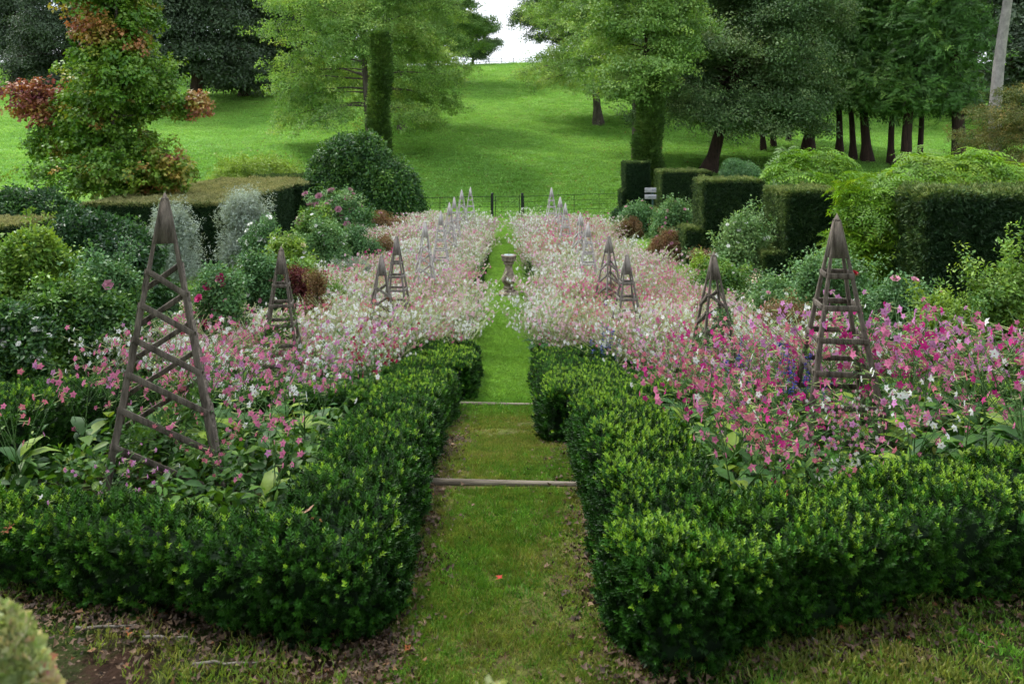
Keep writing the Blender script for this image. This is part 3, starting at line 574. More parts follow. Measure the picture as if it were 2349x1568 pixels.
# ------------------------------------------------------------------ shrubs
def bloom_mesh(name, mat, r, petals=9):
    mb = MB(); 
    for lay, (el, k, s) in enumerate(((.25, 6, 1.0), (.8, 5, .8), (1.4, 4, .55))):
        a = np.arange(k) * 6.283 / k + lay * .6; D = np.stack([np.cos(a), np.sin(a), np.full(k, el)], 1); leaves(mb, np.zeros((k, 3)), D, (0, 0, 1), r * s, r * s * 1.1, shape=1, fold=.15, droop=-.1)
    return mb.mesh(name, [mat])
BL = {k: bloom_mesh('bloom_' + k, plain('bloom_' + k, c, .6, trans=.25), 1.0) for k, c in dict(white=(.86, .87, .80), pink=(.74, .35, .46), rose=(.62, .05, .22), cream=(.78, .70, .42), mauve=(.34, .16, .20), red=(.40, .01, .03)).items()}
def shrub(name, label, x0, x1, ytop, d, temps, tint=.5, dens=150, blooms=(), cat='shrub', sc=1.0, lobes=7, squash=1.0, tv=.14, bare=False, tg=.15, hmin=.35, group=None, depth=.8, stems=6, ragged=.08, shoots=1.0, skew=0.0):
    cx = (XAT(x0, d, ytop + 60) + XAT(x1, d, ytop + 60)) / 2; w = abs(XAT(x1, d, ytop + 60) - XAT(x0, d, ytop + 60)); zb = float(gz(cx, d)); h = max(hmin, ZAT(ytop, d) - zb)
    root = thing(name, label, cat, (cx, d, zb), group=group); cs, rs = [], []
    if lobes >= 4: lobes = int(lobes * 1.7)
    for i in range(lobes):
        u = (i + .5) / lobes * 2 - 1 + rng.normal(0, .06); rr = w * (rng.uniform(.11, .21) if lobes > 5 else rng.uniform(.28, .32)); ht = h * (1 - .40 * abs(u) ** 2.5) * (1 - skew * u) / (1 + skew * .5) * rng.uniform(.68 if lobes > 5 else .9, 1.0)
        rr = min(rr, ht * .6); cs.append([cx + u * (w / 2 - rr * .8), d + rng.uniform(-.5, .5) * w * .35 * depth, zb + ht - rr]); rs.append(rr)
        cs.append([cx + u * (w / 2 - rr * .7), d + rng.uniform(-.5, .5) * w * .35 * depth, zb + max(rr * .7, (ht - rr) * .45)]); rs.append(rr * 1.15)
    cs, rs = np.array(cs), np.array(rs); P_, D_ = [], []
    for c, r in zip(cs, rs):
        n = int(4 * math.pi * r * r * dens * 1.15) + 8; s = sph(n); q = c + s * r * (1 + rng.normal(0, ragged, n) + .12 * nz3(s, 2.5, r * 9))[:, None]; P_.append(q); D_.append(s)
    P, D = np.vstack(P_), np.vstack(D_)
    if lobes > 3:      # young shoots standing out of the outline
        m = int(lobes * 9 * shoots); i = rng.integers(0, len(P), m); sd_ = unit(D[i] * .7 + (0, 0, .9) + rng.normal(0, .3, (m, 3))); ln = rng.uniform(.06, .26, (m, 1)) * min(h, w, 1.6) * (1 + ragged * 4)
        for k in range(5): P = np.vstack([P, P[i] + sd_ * ln * (k + 1) / 5]); D = np.vstack([D, sd_])
    keep = P[:, 2] > zb + .05
    for c, r in zip(cs, rs): keep &= np.linalg.norm(P - c, axis=1) > r * .74
    P, D = P[keep], D[keep]
    scatter('foliage', root, P, unit(D + (0, 0, .5) + rng.normal(0, .35, P.shape)), rng.uniform(.75, 1.35, len(P)) * sc, np.clip(tint + tg * nz3(P, 1.7, cx) + rng.normal(0, tv, len(P)), 0, 1), temps)
    mb = MB()
    for i in range(stems):
        c = cs[rng.integers(len(cs))]; b = np.array([cx + rng.normal(0, w * .08), d + rng.normal(0, w * .05), zb - .05]); tube(mb, [b, (b + c) / 2 + rng.normal(0, .05, 3), c], [.02, .015, .008], 5)
        for q in range(2):
            e = P[rng.integers(len(P))]; tube(mb, [c, (c + e) / 2 + (0, 0, .03), e], [.008, .006, .003], 4)
    obj(mb, 'stems', M_twig, root, True)
    vis = np.where((D[:, 1] < .35) & (P[:, 2] > zb + h * .35))[0]
    for col, n, r in blooms:
        for q in range(int(n * 2.6)):
            i = vis[rng.integers(len(vis))]; o = link('bloom', BL[col], root, tuple(P[i] + D[i] * .06 * sc - np.array([cx, d, zb])))
            n_ = unit(D[i] + np.array([0, -.5, .6])); o.rotation_euler = Vector(n_).to_track_quat('Z', 'Y').to_euler(); o.scale = (r * rng.uniform(.8, 1.25),) * 3
    return root
S = shrub
# left side
S('shrub', 'dense dark leaved shrub with reddish tips behind the left roses', 60, 372, 478, 18.5, T_SHRUB, .12, 190, sc=1.35, lobes=9, tv=.10)
S('shrub', 'bright green mock orange bush at the left edge', -60, 195, 530, 13.5, T_SHRUB, .72, 260, sc=1.1, lobes=7)
S('shrub', 'mid green bush between the mock orange and the tall left obelisk', 40, 330, 640, 12.2, T_SHRUB, .42, 260, lobes=8)
S('shrub', 'white flowered bush at the left edge', -70, 105, 705, 10.8, T_SHRUB, .34, 260, (('white', 26, .045),), lobes=6)
S('laurel_bush', 'dark laurel bush at the left edge in front of the field', -60, 175, 432, 28, T_SHRUBF, .16, 60, lobes=7)
S('silver_shrub', 'silver leaved willowy shrub behind the tall left obelisk', 352, 440, 468, 25, T_SILV, .55, 20, sc=1.4, lobes=8, ragged=.30, shoots=2.5)
S('silver_shrub', 'fuller silver leaved shrub before the left yew hedge', 515, 605, 438, 28, T_SILV, .7, 22, sc=1.5, lobes=8, ragged=.28, shoots=2.5)
S('rose_bush', 'red shooted rose bush with round pink blooms left of the tall obelisk', 150, 345, 600, 12.8, T_ROSE, .35, 190, (('pink', 11, .075),), lobes=7, ragged=.14)
S('rose_bush', 'rose bush with deep magenta blooms just right of the tall left obelisk', 430, 560, 610, 12.8, T_ROSE, .45, 190, (('rose', 6, .075), ('pink', 4, .05)), lobes=6, ragged=.14)
S('rose_bush', 'green rose bush with small pale blooms left of the second left obelisk', 520, 660, 585, 15.5, T_ROSE, .35, 170, (('pink', 7, .055), ('white', 4, .05)), lobes=6, ragged=.12)
S('dark_red_plant', 'deep red foliage plant beside the second left obelisk', 650, 712, 600, 15.5, T_TAN, .92, 150, lobes=4)
S('dry_flower_clump', 'brown seed headed clump right of the second left obelisk', 700, 750, 625, 15.2, T_TAN, .4, 170, lobes=4)
S('rose_bush', 'white rose bush before the left silver shrub', 548, 640, 492, 24.0, T_ROSE, .4, 90, (('white', 12, .09),), lobes=5, ragged=.15)
S('rose_bush', 'yellow green rose bush with cream blooms in the left border', 600, 720, 540, 21, T_SHRUB, .78, 110, (('cream', 8, .07), ('white', 8, .06)), sc=1.1, lobes=6, ragged=.13)
S('rose_bush', 'white flowered rose bush in the middle of the left border', 690, 800, 500, 24.5, T_ROSE, .6, 90, (('white', 16, .06),), sc=1.2, lobes=6, ragged=.13)
S('shrub', 'grey green rose thicket right of the white roses in the left border', 760, 880, 520, 25.5, T_ROSE, .35, 90, (('white', 6, .05),), sc=1.2, lobes=6)
S('joe_pye_clump', 'tall clump with dusky pink flower heads by the left yew hedge', 690, 830, 432, 33, T_ROSE, .62, 60, (('mauve', 30, .16),), sc=1.6, lobes=8, ragged=.14)
S('shrub', 'brownish green tall perennial clump below the dusky pink heads', 690, 770, 470, 30, T_SHRUB, .62, 60, sc=1.5, lobes=5)
S('shrub', 'grey green rounded shrub in the far left border', 760, 860, 470, 33, T_ROSE, .45, 60, (('white', 6, .06),), sc=1.6, lobes=6)
S('sedum_clump', 'red brown flower clump at the far end of the left border', 830, 935, 482, 34, T_TAN, .5, 60, (('mauve', 8, .1),), sc=1.5, lobes=6)
S('lavender_clump', 'low pale green mound beside the far left flowers', 770, 860, 575, 23.5, T_SILV, .1, 100, sc=.9, lobes=5, cat='plant', group='low mounds in the left border')
S('lavender_clump', 'straw coloured low mound near the red brown clump', 840, 915, 540, 27, T_TAN, .55, 90, sc=1.1, lobes=5, cat='plant', group='low mounds in the left border')
S('shrub', 'loose green perennials filling the left border behind the flowers', 560, 780, 590, 18.5, T_SHRUB, .55, 120, (('white', 10, .04),), sc=1.0, lobes=9, ragged=.15)
S('magnolia_bush', 'large round dark green evergreen bush left of the wire fence', 715, 950, 292, 42, T_SHRUBF, .30, 50, sc=1.3, lobes=13, tv=.14, ragged=.13, skew=.17, shoots=1.6)
S('yellow_shrub', 'thin yellowish shrub showing over the left yew hedge', 480, 690, 366, 47, T_SHRUBF, .98, 22, sc=.9, lobes=9, ragged=.3)
# loose growth and small flowers that knit the shrubs of the two borders together
T_MIX = T_SHRUB + T_ROSE + T_TAN[:1] + T_SILV[:1]
def tiny(name, col):
    mb = MB(); p = ball(9, .09); leaves(mb, p, sph(9), (0, 0, 1), .045, .045); return template(name, mb, [MATS[col]])
T_TINY = [tiny('small_white_flowers', 'bloom_white'), tiny('small_pink_flowers', 'bloom_pink'), tiny('small_cream_flowers', 'bloom_cream')]
def loose(label, pts, n, hh, seed):
    y = rng.uniform(pts[0], pts[1], n); x = pts[2](y) + (pts[3](y) - pts[2](y)) * rng.random(n); q = np.stack([x, y, x * 0], 1); hl = hh * (.55 + .6 * nz3(q, .9, seed)).clip(.15, 1.3); z = hl * rng.random(n) ** .55
    P = np.stack([x, y, gz(x, y) + .04 + z], 1); idx = np.where(nz3(q, .8, seed + 3) > .1, rng.integers(0, 3, n), rng.integers(3, 6, n)); idx = np.where((nz3(q, 1.1, seed + 6) > .42), 6, idx); idx = np.where(rng.random(n) < .05, 7, idx)
    tag(scatter('border_plants', None, P, np.tile((0, 0, 1.0), (n, 1)) + rng.normal(0, .45, (n, 3)), rng.uniform(.7, 1.5, n) * (1 + (y - 14) * .02), np.clip(.55 + .25 * nz3(q, 1.3, seed + 1) + rng.normal(0, .12, n), 0, 1), T_MIX, idx), label, 'undergrowth')
    k = (z > hl * .8) & (rng.random(n) < .22); tag(scatter('border_flowers', None, P[k] + (0, 0, .06), np.tile((0, 0, 1.0), (k.sum(), 1)), rng.uniform(.6, 1.3, k.sum()), .5, T_TINY), label.replace('mixed green growth', 'small white and pink blossoms'), 'blossoms', kind='stuff')
loose('mixed green growth knitting the left border together behind the flowers', (11.5, 38, lambda y: np.interp(y, [11, 38], [-8.6, -9.6]), lambda y: np.interp(y, [11, 25, 38], [-5.3, -5.8, -5.0])), 9000, 1.0, 2.0)
loose('mixed green growth knitting the right border together before the yews', (11.0, 41, lambda y: np.interp(y, [11, 25, 41], [5.7, 6.5, 6.7]), lambda y: np.interp(y, [11, 25, 41], [9.3, 7.6, 8.0])), 7000, .95, 5.0)
# right side
S('rose_bush', 'blue green rose bush before the narrow dark yew at right', 1415, 1512, 462, 39, T_ROSE, .45, 55, (('white', 6, .07), ('pink', 3, .07)), sc=1.6, lobes=6)
S('rose_bush', 'large blue green rose bush left of the second stepped yew', 1500, 1600, 452, 34, T_ROSE, .55, 60, (('pink', 7, .07), ('white', 4, .07)), sc=1.5, lobes=7)
S('sedum_clump', 'pinkish brown mound at the far end of the right border', 1412, 1470, 502, 38, T_TAN, .38, 60, sc=1.4, lobes=4)
S('sedum_clump', 'red brown flower clump left of the second stepped yew', 1492, 1580, 530, 31, T_TAN, .52, 70, (('mauve', 6, .08),), sc=1.3, lobes=6)
S('lavender_clump', 'tan rounded mound on the right lawn edge', 1480, 1530, 565, 31.5, T_TAN, .45, 70, sc=1.2, lobes=4, cat='plant')
S('shrub', 'yellow green shrub in front of the second stepped yew', 1575, 1660, 590, 24.0, T_SHRUB, .92, 110, sc=1.1, lobes=5, ragged=.14)
S('rose_bush', 'tall rose bush with big white blooms between the two stepped yews', 1640, 1770, 490, 24.5, T_ROSE, .78, 75, (('white', 13, .075),), sc=1.3, lobes=7, ragged=.2)
S('shrub', 'green perennials under the tall white rose', 1580, 1720, 600, 20.5, T_SHRUB, .55, 120, (('white', 6, .04),), sc=1.0, lobes=7, ragged=.14)
S('shrub', 'blue green bush before the nearest stepped yew', 1720, 1850, 640, 17.0, T_ROSE, .55, 150, (('white', 8, .05), ('pink', 3, .05)), lobes=6)
S('dry_flower_clump', 'brown seed head clump left of the tall right obelisk', 1740, 1870, 690, 14.0, T_TAN, .5, 170, lobes=6, ragged=.2)
S('rose_bush', 'blue green rose bush directly behind the tall right obelisk', 1800, 2000, 560, 15.2, T_ROSE, .55, 170, (('red', 2, .07), ('pink', 3, .06), ('rose', 2, .05)), sc=1.1, lobes=8, ragged=.14)
S('rose_bush', 'rose bush with salmon pink blooms right of the tall right obelisk', 1960, 2140, 620, 13.6, T_ROSE, .42, 190, (('pink', 10, .085),), lobes=7, ragged=.14)
S('shrub', 'yellow green feathery stems before the shaggy yew wall', 2090, 2240, 690, 11.8, T_SHRUB, .74, 190, lobes=6, ragged=.3, sc=.85)
S('shrub', 'tall arching green shoots at the right edge', 2225, 2420, 585, 11.2, T_SHRUB, .70, 170, lobes=7, ragged=.3, sc=.85)
S('boxwood_cone', 'small dark cone shaped bush at the right end of the wire fence', 1408, 1428, 482, 43, T_SHRUBF, .1, 90, lobes=2)
S('boxwood_dome', 'grey green clipped dome above the second stepped yew', 1650, 1748, 348, 40, T_ROSE, .30, 160, sc=1.0, lobes=2, ragged=.02, tv=.08)
wk = dict(cat='climber', ragged=.14, shoots=1.5)
S('wisteria', 'lower bright green wisteria mass behind the stepped yews', 1700, 1990, 352, 31, T_WIST, .50, 34, sc=1.9, lobes=10, **wk)
S('wisteria', 'big lime green wisteria mass above the yew wall at right', 1935, 2440, 352, 23.0, T_WIST, .66, 40, sc=1.7, lobes=13, depth=.4, **wk)
S('wisteria', 'trailing lime green wisteria hanging beside the nearest stepped yew', 1925, 2110, 400, 20.6, T_WIST, .55, 45, sc=1.5, lobes=7, depth=.5, **wk)

# ------------------------------------------------------------------ obelisks
def obelisk(label, px, py, d, h=None, rz=0.0, style='ladder', pale=0.0, base=.80, hh=2.4, top=.19):
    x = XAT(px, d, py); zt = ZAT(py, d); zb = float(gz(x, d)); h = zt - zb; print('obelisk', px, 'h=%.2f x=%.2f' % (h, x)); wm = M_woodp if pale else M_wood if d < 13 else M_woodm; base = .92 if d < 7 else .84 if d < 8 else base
    root = thing('garden_obelisk', label, 'obelisk', (x, d, zb), rz, group='wooden obelisks in the flower beds'); b = base / 2; w = .068
    def corner(i, t): sx, sy = ((-1, -1), (1, -1), (1, 1), (-1, 1))[i]; e = .018; return np.array([sx * (b + (e - b) * t), sy * (b + (e - b) * t), t * h])
    for i in range(4):
        mb = MB(); a, c = corner(i, 0), corner(i, 1.0); a[2] -= .1; beam(mb, a, c, w, w, .022, .022, up=(0, 1, 0), ch=.16); link('leg', mb.mesh('leg', wm), root)
    for i in range(4):        # filled tips where the legs meet
        j = (i + 1) % 4; t0 = 1 - top * .8; mb = MB(); a0, b0, a1, b1 = corner(i, t0), corner(j, t0), corner(i, .992), corner(j, .992); n = np.cross(b0 - a0, a1 - a0); n = -unit(n) * .012 if np.dot(n, (a0 + b0)) > 0 else unit(n) * .012
        n = -n; q = np.array([a0, b0, b1, a1, a0 + n * 1.2, b0 + n * 1.2, b1 + n * 1.2, a1 + n * 1.2]); q[:4] -= n * .4
        mb.add(q, [[0, 1, 2, 3], [4, 7, 6, 5], [0, 4, 5, 1], [1, 5, 6, 2], [2, 6, 7, 3], [3, 7, 4, 0]]); link('tip_board', mb.mesh('tip_board', wm), root)
    mb = MB(); tip = [(-.026, -.026, h - .01), (.026, -.026, h - .01), (.026, .026, h - .01), (-.026, .026, h - .01), (0, 0, h + .06)]; mb.add(tip, [[0, 1, 4], [1, 2, 4], [2, 3, 4], [3, 0, 4]]); link('finial', mb.mesh('finial', wm), root)
    faces = range(4); ts = [1 - k * .285 / h - top - .03 for k in range(0, int((h * (1 - top)) / .285))]
    for i in faces:
        j = (i + 1) % 4
        if style == 'ladder':
            for t in ts:
                if t < .04: continue
                a, c = corner(i, t), corner(j, t); e = unit(c - a) * .0; mb = MB(); out = unit(np.array([(a + c)[0], (a + c)[1], 0])) * .012; beam(mb, a + out, c + out, .05, .022, up=out, ch=.1); link('rung', mb.mesh('rung', wm), root)
        else:
            flip = i % 2 == 0
            for k in range(7):
                t1 = 1 - top - .05 - k * .108; t0 = t1 - .085 - .022 * k
                if t0 < .02: continue
                a, c = (corner(i, t1), corner(j, t0)) if flip else (corner(i, t0), corner(j, t1))
                mb = MB(); out = unit(np.array([(a + c)[0], (a + c)[1], 0])) * .014; beam(mb, a + out, c + out, .045, .022, up=out, ch=.1); link('brace', mb.mesh('brace', wm), root)
    return x, d
OB = []
for a in (('tall weathered obelisk with crossed braces in the near left bed', 378, 455, 6.7, .38, 'x', 0), ('tall weathered obelisk with ladder rungs in the near right bed', 1920, 503, 7.4, -.12, 'ladder', 0),
          ('ladder sided obelisk left of the white drift, second nearest on the left', 645, 572, 11.9, .15, 'ladder', 0), ('cross braced obelisk second nearest on the right', 1637, 585, 11.6, .1, 'x', 0),
          ('obelisk overgrown with red leaved climber, third on the left', 875, 588, 14.6, .3, 'x', 0), ('grey ladder sided obelisk beside the overgrown one on the left', 910, 543, 17.2, -.05, 'ladder', 0),
          ('grey ladder sided obelisk third nearest on the right', 1438, 585, 14.6, .1, 'ladder', 0), ('thin looking grey obelisk behind the third right one', 1397, 543, 18.6, .5, 'x', 0),
          ('silvery obelisk mid way down the left bed, fifth from the front', 975, 510, 21.5, .3, 'x', 1), ('silvery ladder obelisk mid way down the left bed, sixth from the front', 1011, 486, 24.5, 0, 'ladder', 1),
          ('silvery ladder obelisk mid way down the right bed, fifth from the front', 1349, 512, 22.3, 0, 'ladder', 1), ('silvery obelisk right behind the fifth one in the right bed', 1331, 490, 25.8, .4, 'x', 1),
          ('silvery obelisk of the overlapping pair in the left bed, left one', 1031, 467, 28, .3, 'x', 1), ('silvery obelisk of the overlapping pair in the left bed, right one', 1042, 454, 30.5, 0, 'ladder', 1),
          ('silvery ladder obelisk third from the far end of the right bed', 1297, 468, 29, 0, 'ladder', 1), ('silvery obelisk second from the far end of the right bed', 1285, 454, 31.5, .4, 'x', 1),
          ('silvery obelisk second from the far end of the left bed', 1059, 437, 34.6, .3, 'x', 1), ('silvery ladder obelisk at the far end of the left bed', 1079, 431, 36.4, 0, 'ladder', 1), ('silvery obelisk at the far end of the right bed by the gate', 1265, 432, 36.0, .2, 'ladder', 1)):
    OB.append(obelisk(a[0], a[1], a[2], a[3], None, a[4], a[5], a[6]))

for k_, tm_, ti_, lb, cnt in ((4, T_TAN, .75, 'red leaved climber twining over the third left obelisk', 120), (3, T_ROSE, .4, 'green climber halfway up the second right obelisk', 130), (7, T_TAN, .35, 'brownish climber on the thin grey obelisk of the right bed', 90), (2, T_SHRUB, .45, 'thin climber on the rear legs of the second left obelisk', 70), (0, T_SHRUB, .40, 'sparse leaves clinging round the feet of the tall left obelisk', 70)):
    x, y = OB[k_]; zb = float(gz(x, y)); root = thing('climbing_plant', lb, 'climber', (x, y, zb), group='climbers on the obelisks'); t = rng.random(cnt) * (.35 if k_ == 0 else .62); a = t * 21 + rng.normal(0, .5, cnt); rr = .42 * (1 - t)
    P = np.stack([x + np.cos(a) * rr, y + np.sin(a) * rr, zb + t * 2.4], 1); scatter('foliage', root, P, sph(cnt) + (0, 0, .5), rng.uniform(.5, 1.0, cnt), np.clip(rng.normal(ti_, .12, cnt), 0, 1), tm_)
    mb = MB(); tt = np.linspace(0, 1, 40) * t.max(); tube(mb, np.stack([x + np.cos(tt * 21) * .42 * (1 - tt), y + np.sin(tt * 21) * .42 * (1 - tt), zb + tt * 2.4], 1), .006, 4); obj(mb, 'stem', M_twig, root)

# ------------------------------------------------------------------ tobacco flowers
def star(name, mats, r=1.0):
    mb = MB(); a = np.arange(10) * math.pi / 5; rr = np.where(np.arange(10) % 2 == 0, 1.0, .56) * r
    V = np.vstack([[0, 0, -.16 * r], np.stack([np.cos(a) * rr, np.sin(a) * rr, np.where(np.arange(10) % 2 == 0, -.12, .05) * r], 1)]); mb.add(V, [[0, 1 + i, 1 + (i + 1) % 10] for i in range(10)], 0)
    tube(mb, [(0, 0, -.10 * r), (0, 0, -1.0 * r), (.1 * r, 0, -2.0 * r)], [.16 * r, .11 * r, .08 * r], 4, 1, cap=False)
    c = np.array([[math.cos(q) * .15 * r, math.sin(q) * .15 * r, -.105 * r] for q in np.arange(5) * 1.2566]); mb.add(c, [[0, 1, 2, 3, 4]], 2); return mb
FLM = {k: star('flower', None).mesh('tobacco_flower_' + k, [M_fl[k], M_nt, M_eye]) for k in FCOL}
def nico(seed):
    g = np.random.default_rng(seed); st, lv, fl = [], [], []; h = g.uniform(1.0, 1.28); lean = g.normal(0, .08, 2)
    main = np.array([[0, 0, 0], [lean[0] * .4, lean[1] * .4, h * .35], [lean[0], lean[1], h * .68]]); st.append((main, .0075, .004))
    for i in range(g.integers(7, 11)):
        t = g.uniform(.12, 1); b = main[0] + (main[1] - main[0]) * t * 2 if t < .5 else main[1] + (main[2] - main[1]) * (t - .5) * 2; a = g.uniform(0, 6.283); o = g.uniform(.35, 1.15); d = np.array([math.cos(a) * o, math.sin(a) * o, 1.0]); d /= np.linalg.norm(d)
        ln = (h - b[2]) * g.uniform(.85, 1.1) / max(d[2], .5) * .9; e = b + d * ln; m = (b + e) / 2 + (0, 0, .04 * ln); e = e + np.array([d[0], d[1], -.2]) * .06; st.append((np.array([b, m, e]), .0035, .0018)); nf = g.integers(3, 6)
        for k in range(nf):
            u = g.uniform(.22, 1.0); p = b + (m - b) * u * 2 if u < .5 else m + (e - m) * (u - .5) * 2; aa = g.uniform(0, 6.283) * .35 + a + (k % 2) * 2.2 - 1.1; fd = unit(np.array([math.cos(aa), math.sin(aa), g.uniform(-.35, .55)])); sz = g.uniform(.026, .038)
            fl.append((p + fd * (sz * 2.1 + .012), fd, sz)); st.append((np.array([p, p + fd * .014]), .0018, .0018))
        for k in range(3): u = g.uniform(.1, .8); p = b + (e - b) * u; lv.append((p, np.array([d[0] + g.normal(0, .5), d[1] + g.normal(0, .5), .3]), g.uniform(.04, .09), .32))
    for k in range(g.integers(11, 16)):
        a = g.uniform(0, 6.283); z = g.uniform(.02, .42); lv.append((np.array([0, 0, z]), np.array([math.cos(a), math.sin(a), g.uniform(.3, 1.1)]), g.uniform(.18, .30), .48))
    return st, lv, fl
NV = [nico(s) for s in range(10)]
def nico_mesh(v, what, mats, far=False, col=None):
    st, lv, fl = v; mb = MB()
    if 'stem' in what:
        for p, r0, r1 in st:
            if far and len(p) < 3: continue
            k = 2.3 if far else 1.15; tube(mb, p, np.linspace(r0 * k, r1 * k, len(p)), 3, 0, cap=False)
    if 'leaf' in what:
        leaves(mb, np.array([l[0] for l in lv]), np.array([l[1] for l in lv]), (0, 0, 1), np.array([l[2] for l in lv]), np.array([l[2] * l[3] for l in lv]), 1 if 'stem' in what else 0, fold=.12, droop=.35, shape=1)
    if 'flower' in what:
        for p, d, s in fl:
            R_ = np.array(Vector(d).to_track_quat('Z', 'Y').to_matrix()); sm_ = star('s', None)
            for V, (F_, m_) in zip(sm_.v, sm_.f): mb.add(p + (V * s * (1.08 if far else 1)) @ R_.T, F_ - F_.min(), 2 + m_)
    return mb
NS = [nico_mesh(v, ('stem',), None).mesh('tobacco_stems', [M_stem]) for v in NV]
NL = [nico_mesh(v, ('leaf',), None).mesh('tobacco_leaves', [M_nleaf]) for v in NV]
for me in NL:
    a = me.attributes.new('tint', 'FLOAT', 'POINT'); a.data.foreach_set('value', np.repeat(rng.random(len(me.vertices) // 7), 7).astype(np.float32))
def double(a, b):
    c, s_ = math.cos(1.9), math.sin(1.9); Q = np.array([[c, s_, 0], [-s_, c, 0], [0, 0, 1]]); o = np.array([.13, .08, 0])
    return a[0] + [(p @ Q * (1, 1, .93) + o, r0, r1) for p, r0, r1 in b[0]], a[1], a[2] + [(p @ Q * (1, 1, .93) + o, d @ Q, z) for p, d, z in b[2]]
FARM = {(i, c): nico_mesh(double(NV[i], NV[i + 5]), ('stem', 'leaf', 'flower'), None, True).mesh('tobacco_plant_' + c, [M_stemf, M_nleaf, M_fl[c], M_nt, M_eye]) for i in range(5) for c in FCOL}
QF = [[tuple(Vector(d).to_track_quat('Z', 'Y').to_euler()) for p, d, s in v[2]] for v in NV]
def pick(w): k = list(w); p = np.array([w[q] for q in k], float); return k[rng.choice(len(k), p=p / p.sum())]
def near_plant(x, y, col, label, sc, grp):
    i = rng.integers(len(NV)); root = thing('tobacco_plant', label, 'flower plant', (x, y, float(gz(x, y)) + .03), rng.uniform(0, 6.28), grp); sc *= low(x, y); root.scale = (sc,) * 3
    link('stems', NS[i], root); link('leaves', NL[i], root)
    for (p, d, s), e in zip(NV[i][2], QF[i]):
        c = col if rng.random() < .82 else pick(dict(pink=2, lilac=1, white=1, salmon=1)); o = link('flower', FLM[c], root, tuple(p)); o.rotation_euler = e; o.scale = (s,) * 3
CN = dict(white='white', blush='blush pink', pink='pink', salmon='salmon pink', lilac='lilac pink', magenta='magenta', crimson='crimson')
def low(x, y):
    for ox, oy in OB[:4]:
        if oy - 2.6 < y < oy - .25 and abs(x / y - ox / oy) < .55 / oy: return .62
    return 1.0
def fill(xr, yr, n, mn=.3):
    out = []
    for _ in range(n * 30):
        p = (rng.uniform(*xr(0) if callable(xr) else xr), rng.uniform(*yr))
        if all((p[0] - q[0]) ** 2 + (p[1] - q[1]) ** 2 > mn * mn for q in out) and all(abs(p[0] - q[0]) > .12 or abs(p[1] - q[1]) > .12 for q in OB): out.append(p)
        if len(out) >= n: break
    return out
def grp(z): return 'tobacco plants in ' + z
for x, y in fill((-4.1, -1.55), (5.6, 9.0), 24, .34):
    c = pick(dict(pink=5, lilac=2, white=2 if y > 7.3 else .3, salmon=3)); w = ('left of the obelisk' if x < -3.2 else 'right of the obelisk' if x > -2.5 else 'level with the obelisk') + (', towards the front hedge' if y < 6.4 else ', towards the back hedge'); near_plant(x, y, c, f'{CN[c]} tobacco plant in front left bed, {w}', rng.uniform(.78, 1.05), f'{CN[c]} ' + grp('the near left bed'))
for x, y in fill((1.6, 5.1), (5.9, 9.1), 54, .30):
    c = pick(dict(magenta=4, pink=4, lilac=4, salmon=2, crimson=.8, white=.7)); w = ('left of the obelisk' if x < 2.6 else 'right of the obelisk' if x > 3.3 else 'level with the obelisk') + (', by the front hedge' if y < 6.3 else ', in mid bed' if y < 7.5 else ', by the back hedge'); near_plant(x, y, c, f'{CN[c]} tobacco plant in front right bed, {w}', rng.uniform(.85, 1.15) * (1.18 if x > 3.3 else 1), f'{CN[c]} ' + grp('the near right bed'))
for x, y, c in ((1.62, 5.75, 'pink'), (1.8, 5.6, 'salmon'), (1.95, 5.85, 'magenta'), (1.7, 6.1, 'pink'), (2.2, 5.9, 'salmon'), (2.45, 6.0, 'white'), (2.1, 6.2, 'lilac')):
    near_plant(x, y, c, f'{CN[c]} tobacco plant spilling over the inner front corner of the right hedged bed', .98 if x < 1.9 else .9, f'{CN[c]} tobacco plants spilling over the front corner of the right bed')
def bed_pts(side, n, y0=10.4, y1=37.6):
    P = []
    while len(P) < n:
        y = rng.uniform(y0, y1); fo = np.interp(y, [9.8, 20, 28, 37], [5.4, 5.1, 4.7, 4.0]) if side > 0 else np.interp(y, [9.8, 20, 28, 37], [5.6, 6.6, 5.9, 5.0]); x = rng.uniform((.58 if side > 0 else .92) if y > 14.8 else 1.75, fo)
        if y < 11.5 and rng.random() < .3: continue
        if 22.2 < y < 26 and x < (1.15 if side > 0 else 1.25): continue
        P.append((side * x - (.12 if side < 0 else .1), y))
    return P
ALL = [(p, -1) for p in bed_pts(-1, 800)] + [(p, 1) for p in bed_pts(1, 740)]; ALL.sort(key=lambda q: q[0][1]); nb_ = [0, 0, 0]; farP = []
def zone_of(x, y, s):
    side = 'left' if s < 0 else 'right'; a = abs(x); row = 'path side' if a < 2.2 else ('middle' if a < 3.9 else 'outer edge')
    band = ('just past the front hedged bed' if y < 11.4 else 'level with second obelisk' if y < 12.8 else 'just behind second obelisk' if y < 14.2 else 'level with third obelisk')
    return f'{row} of {side} bed, {band}'
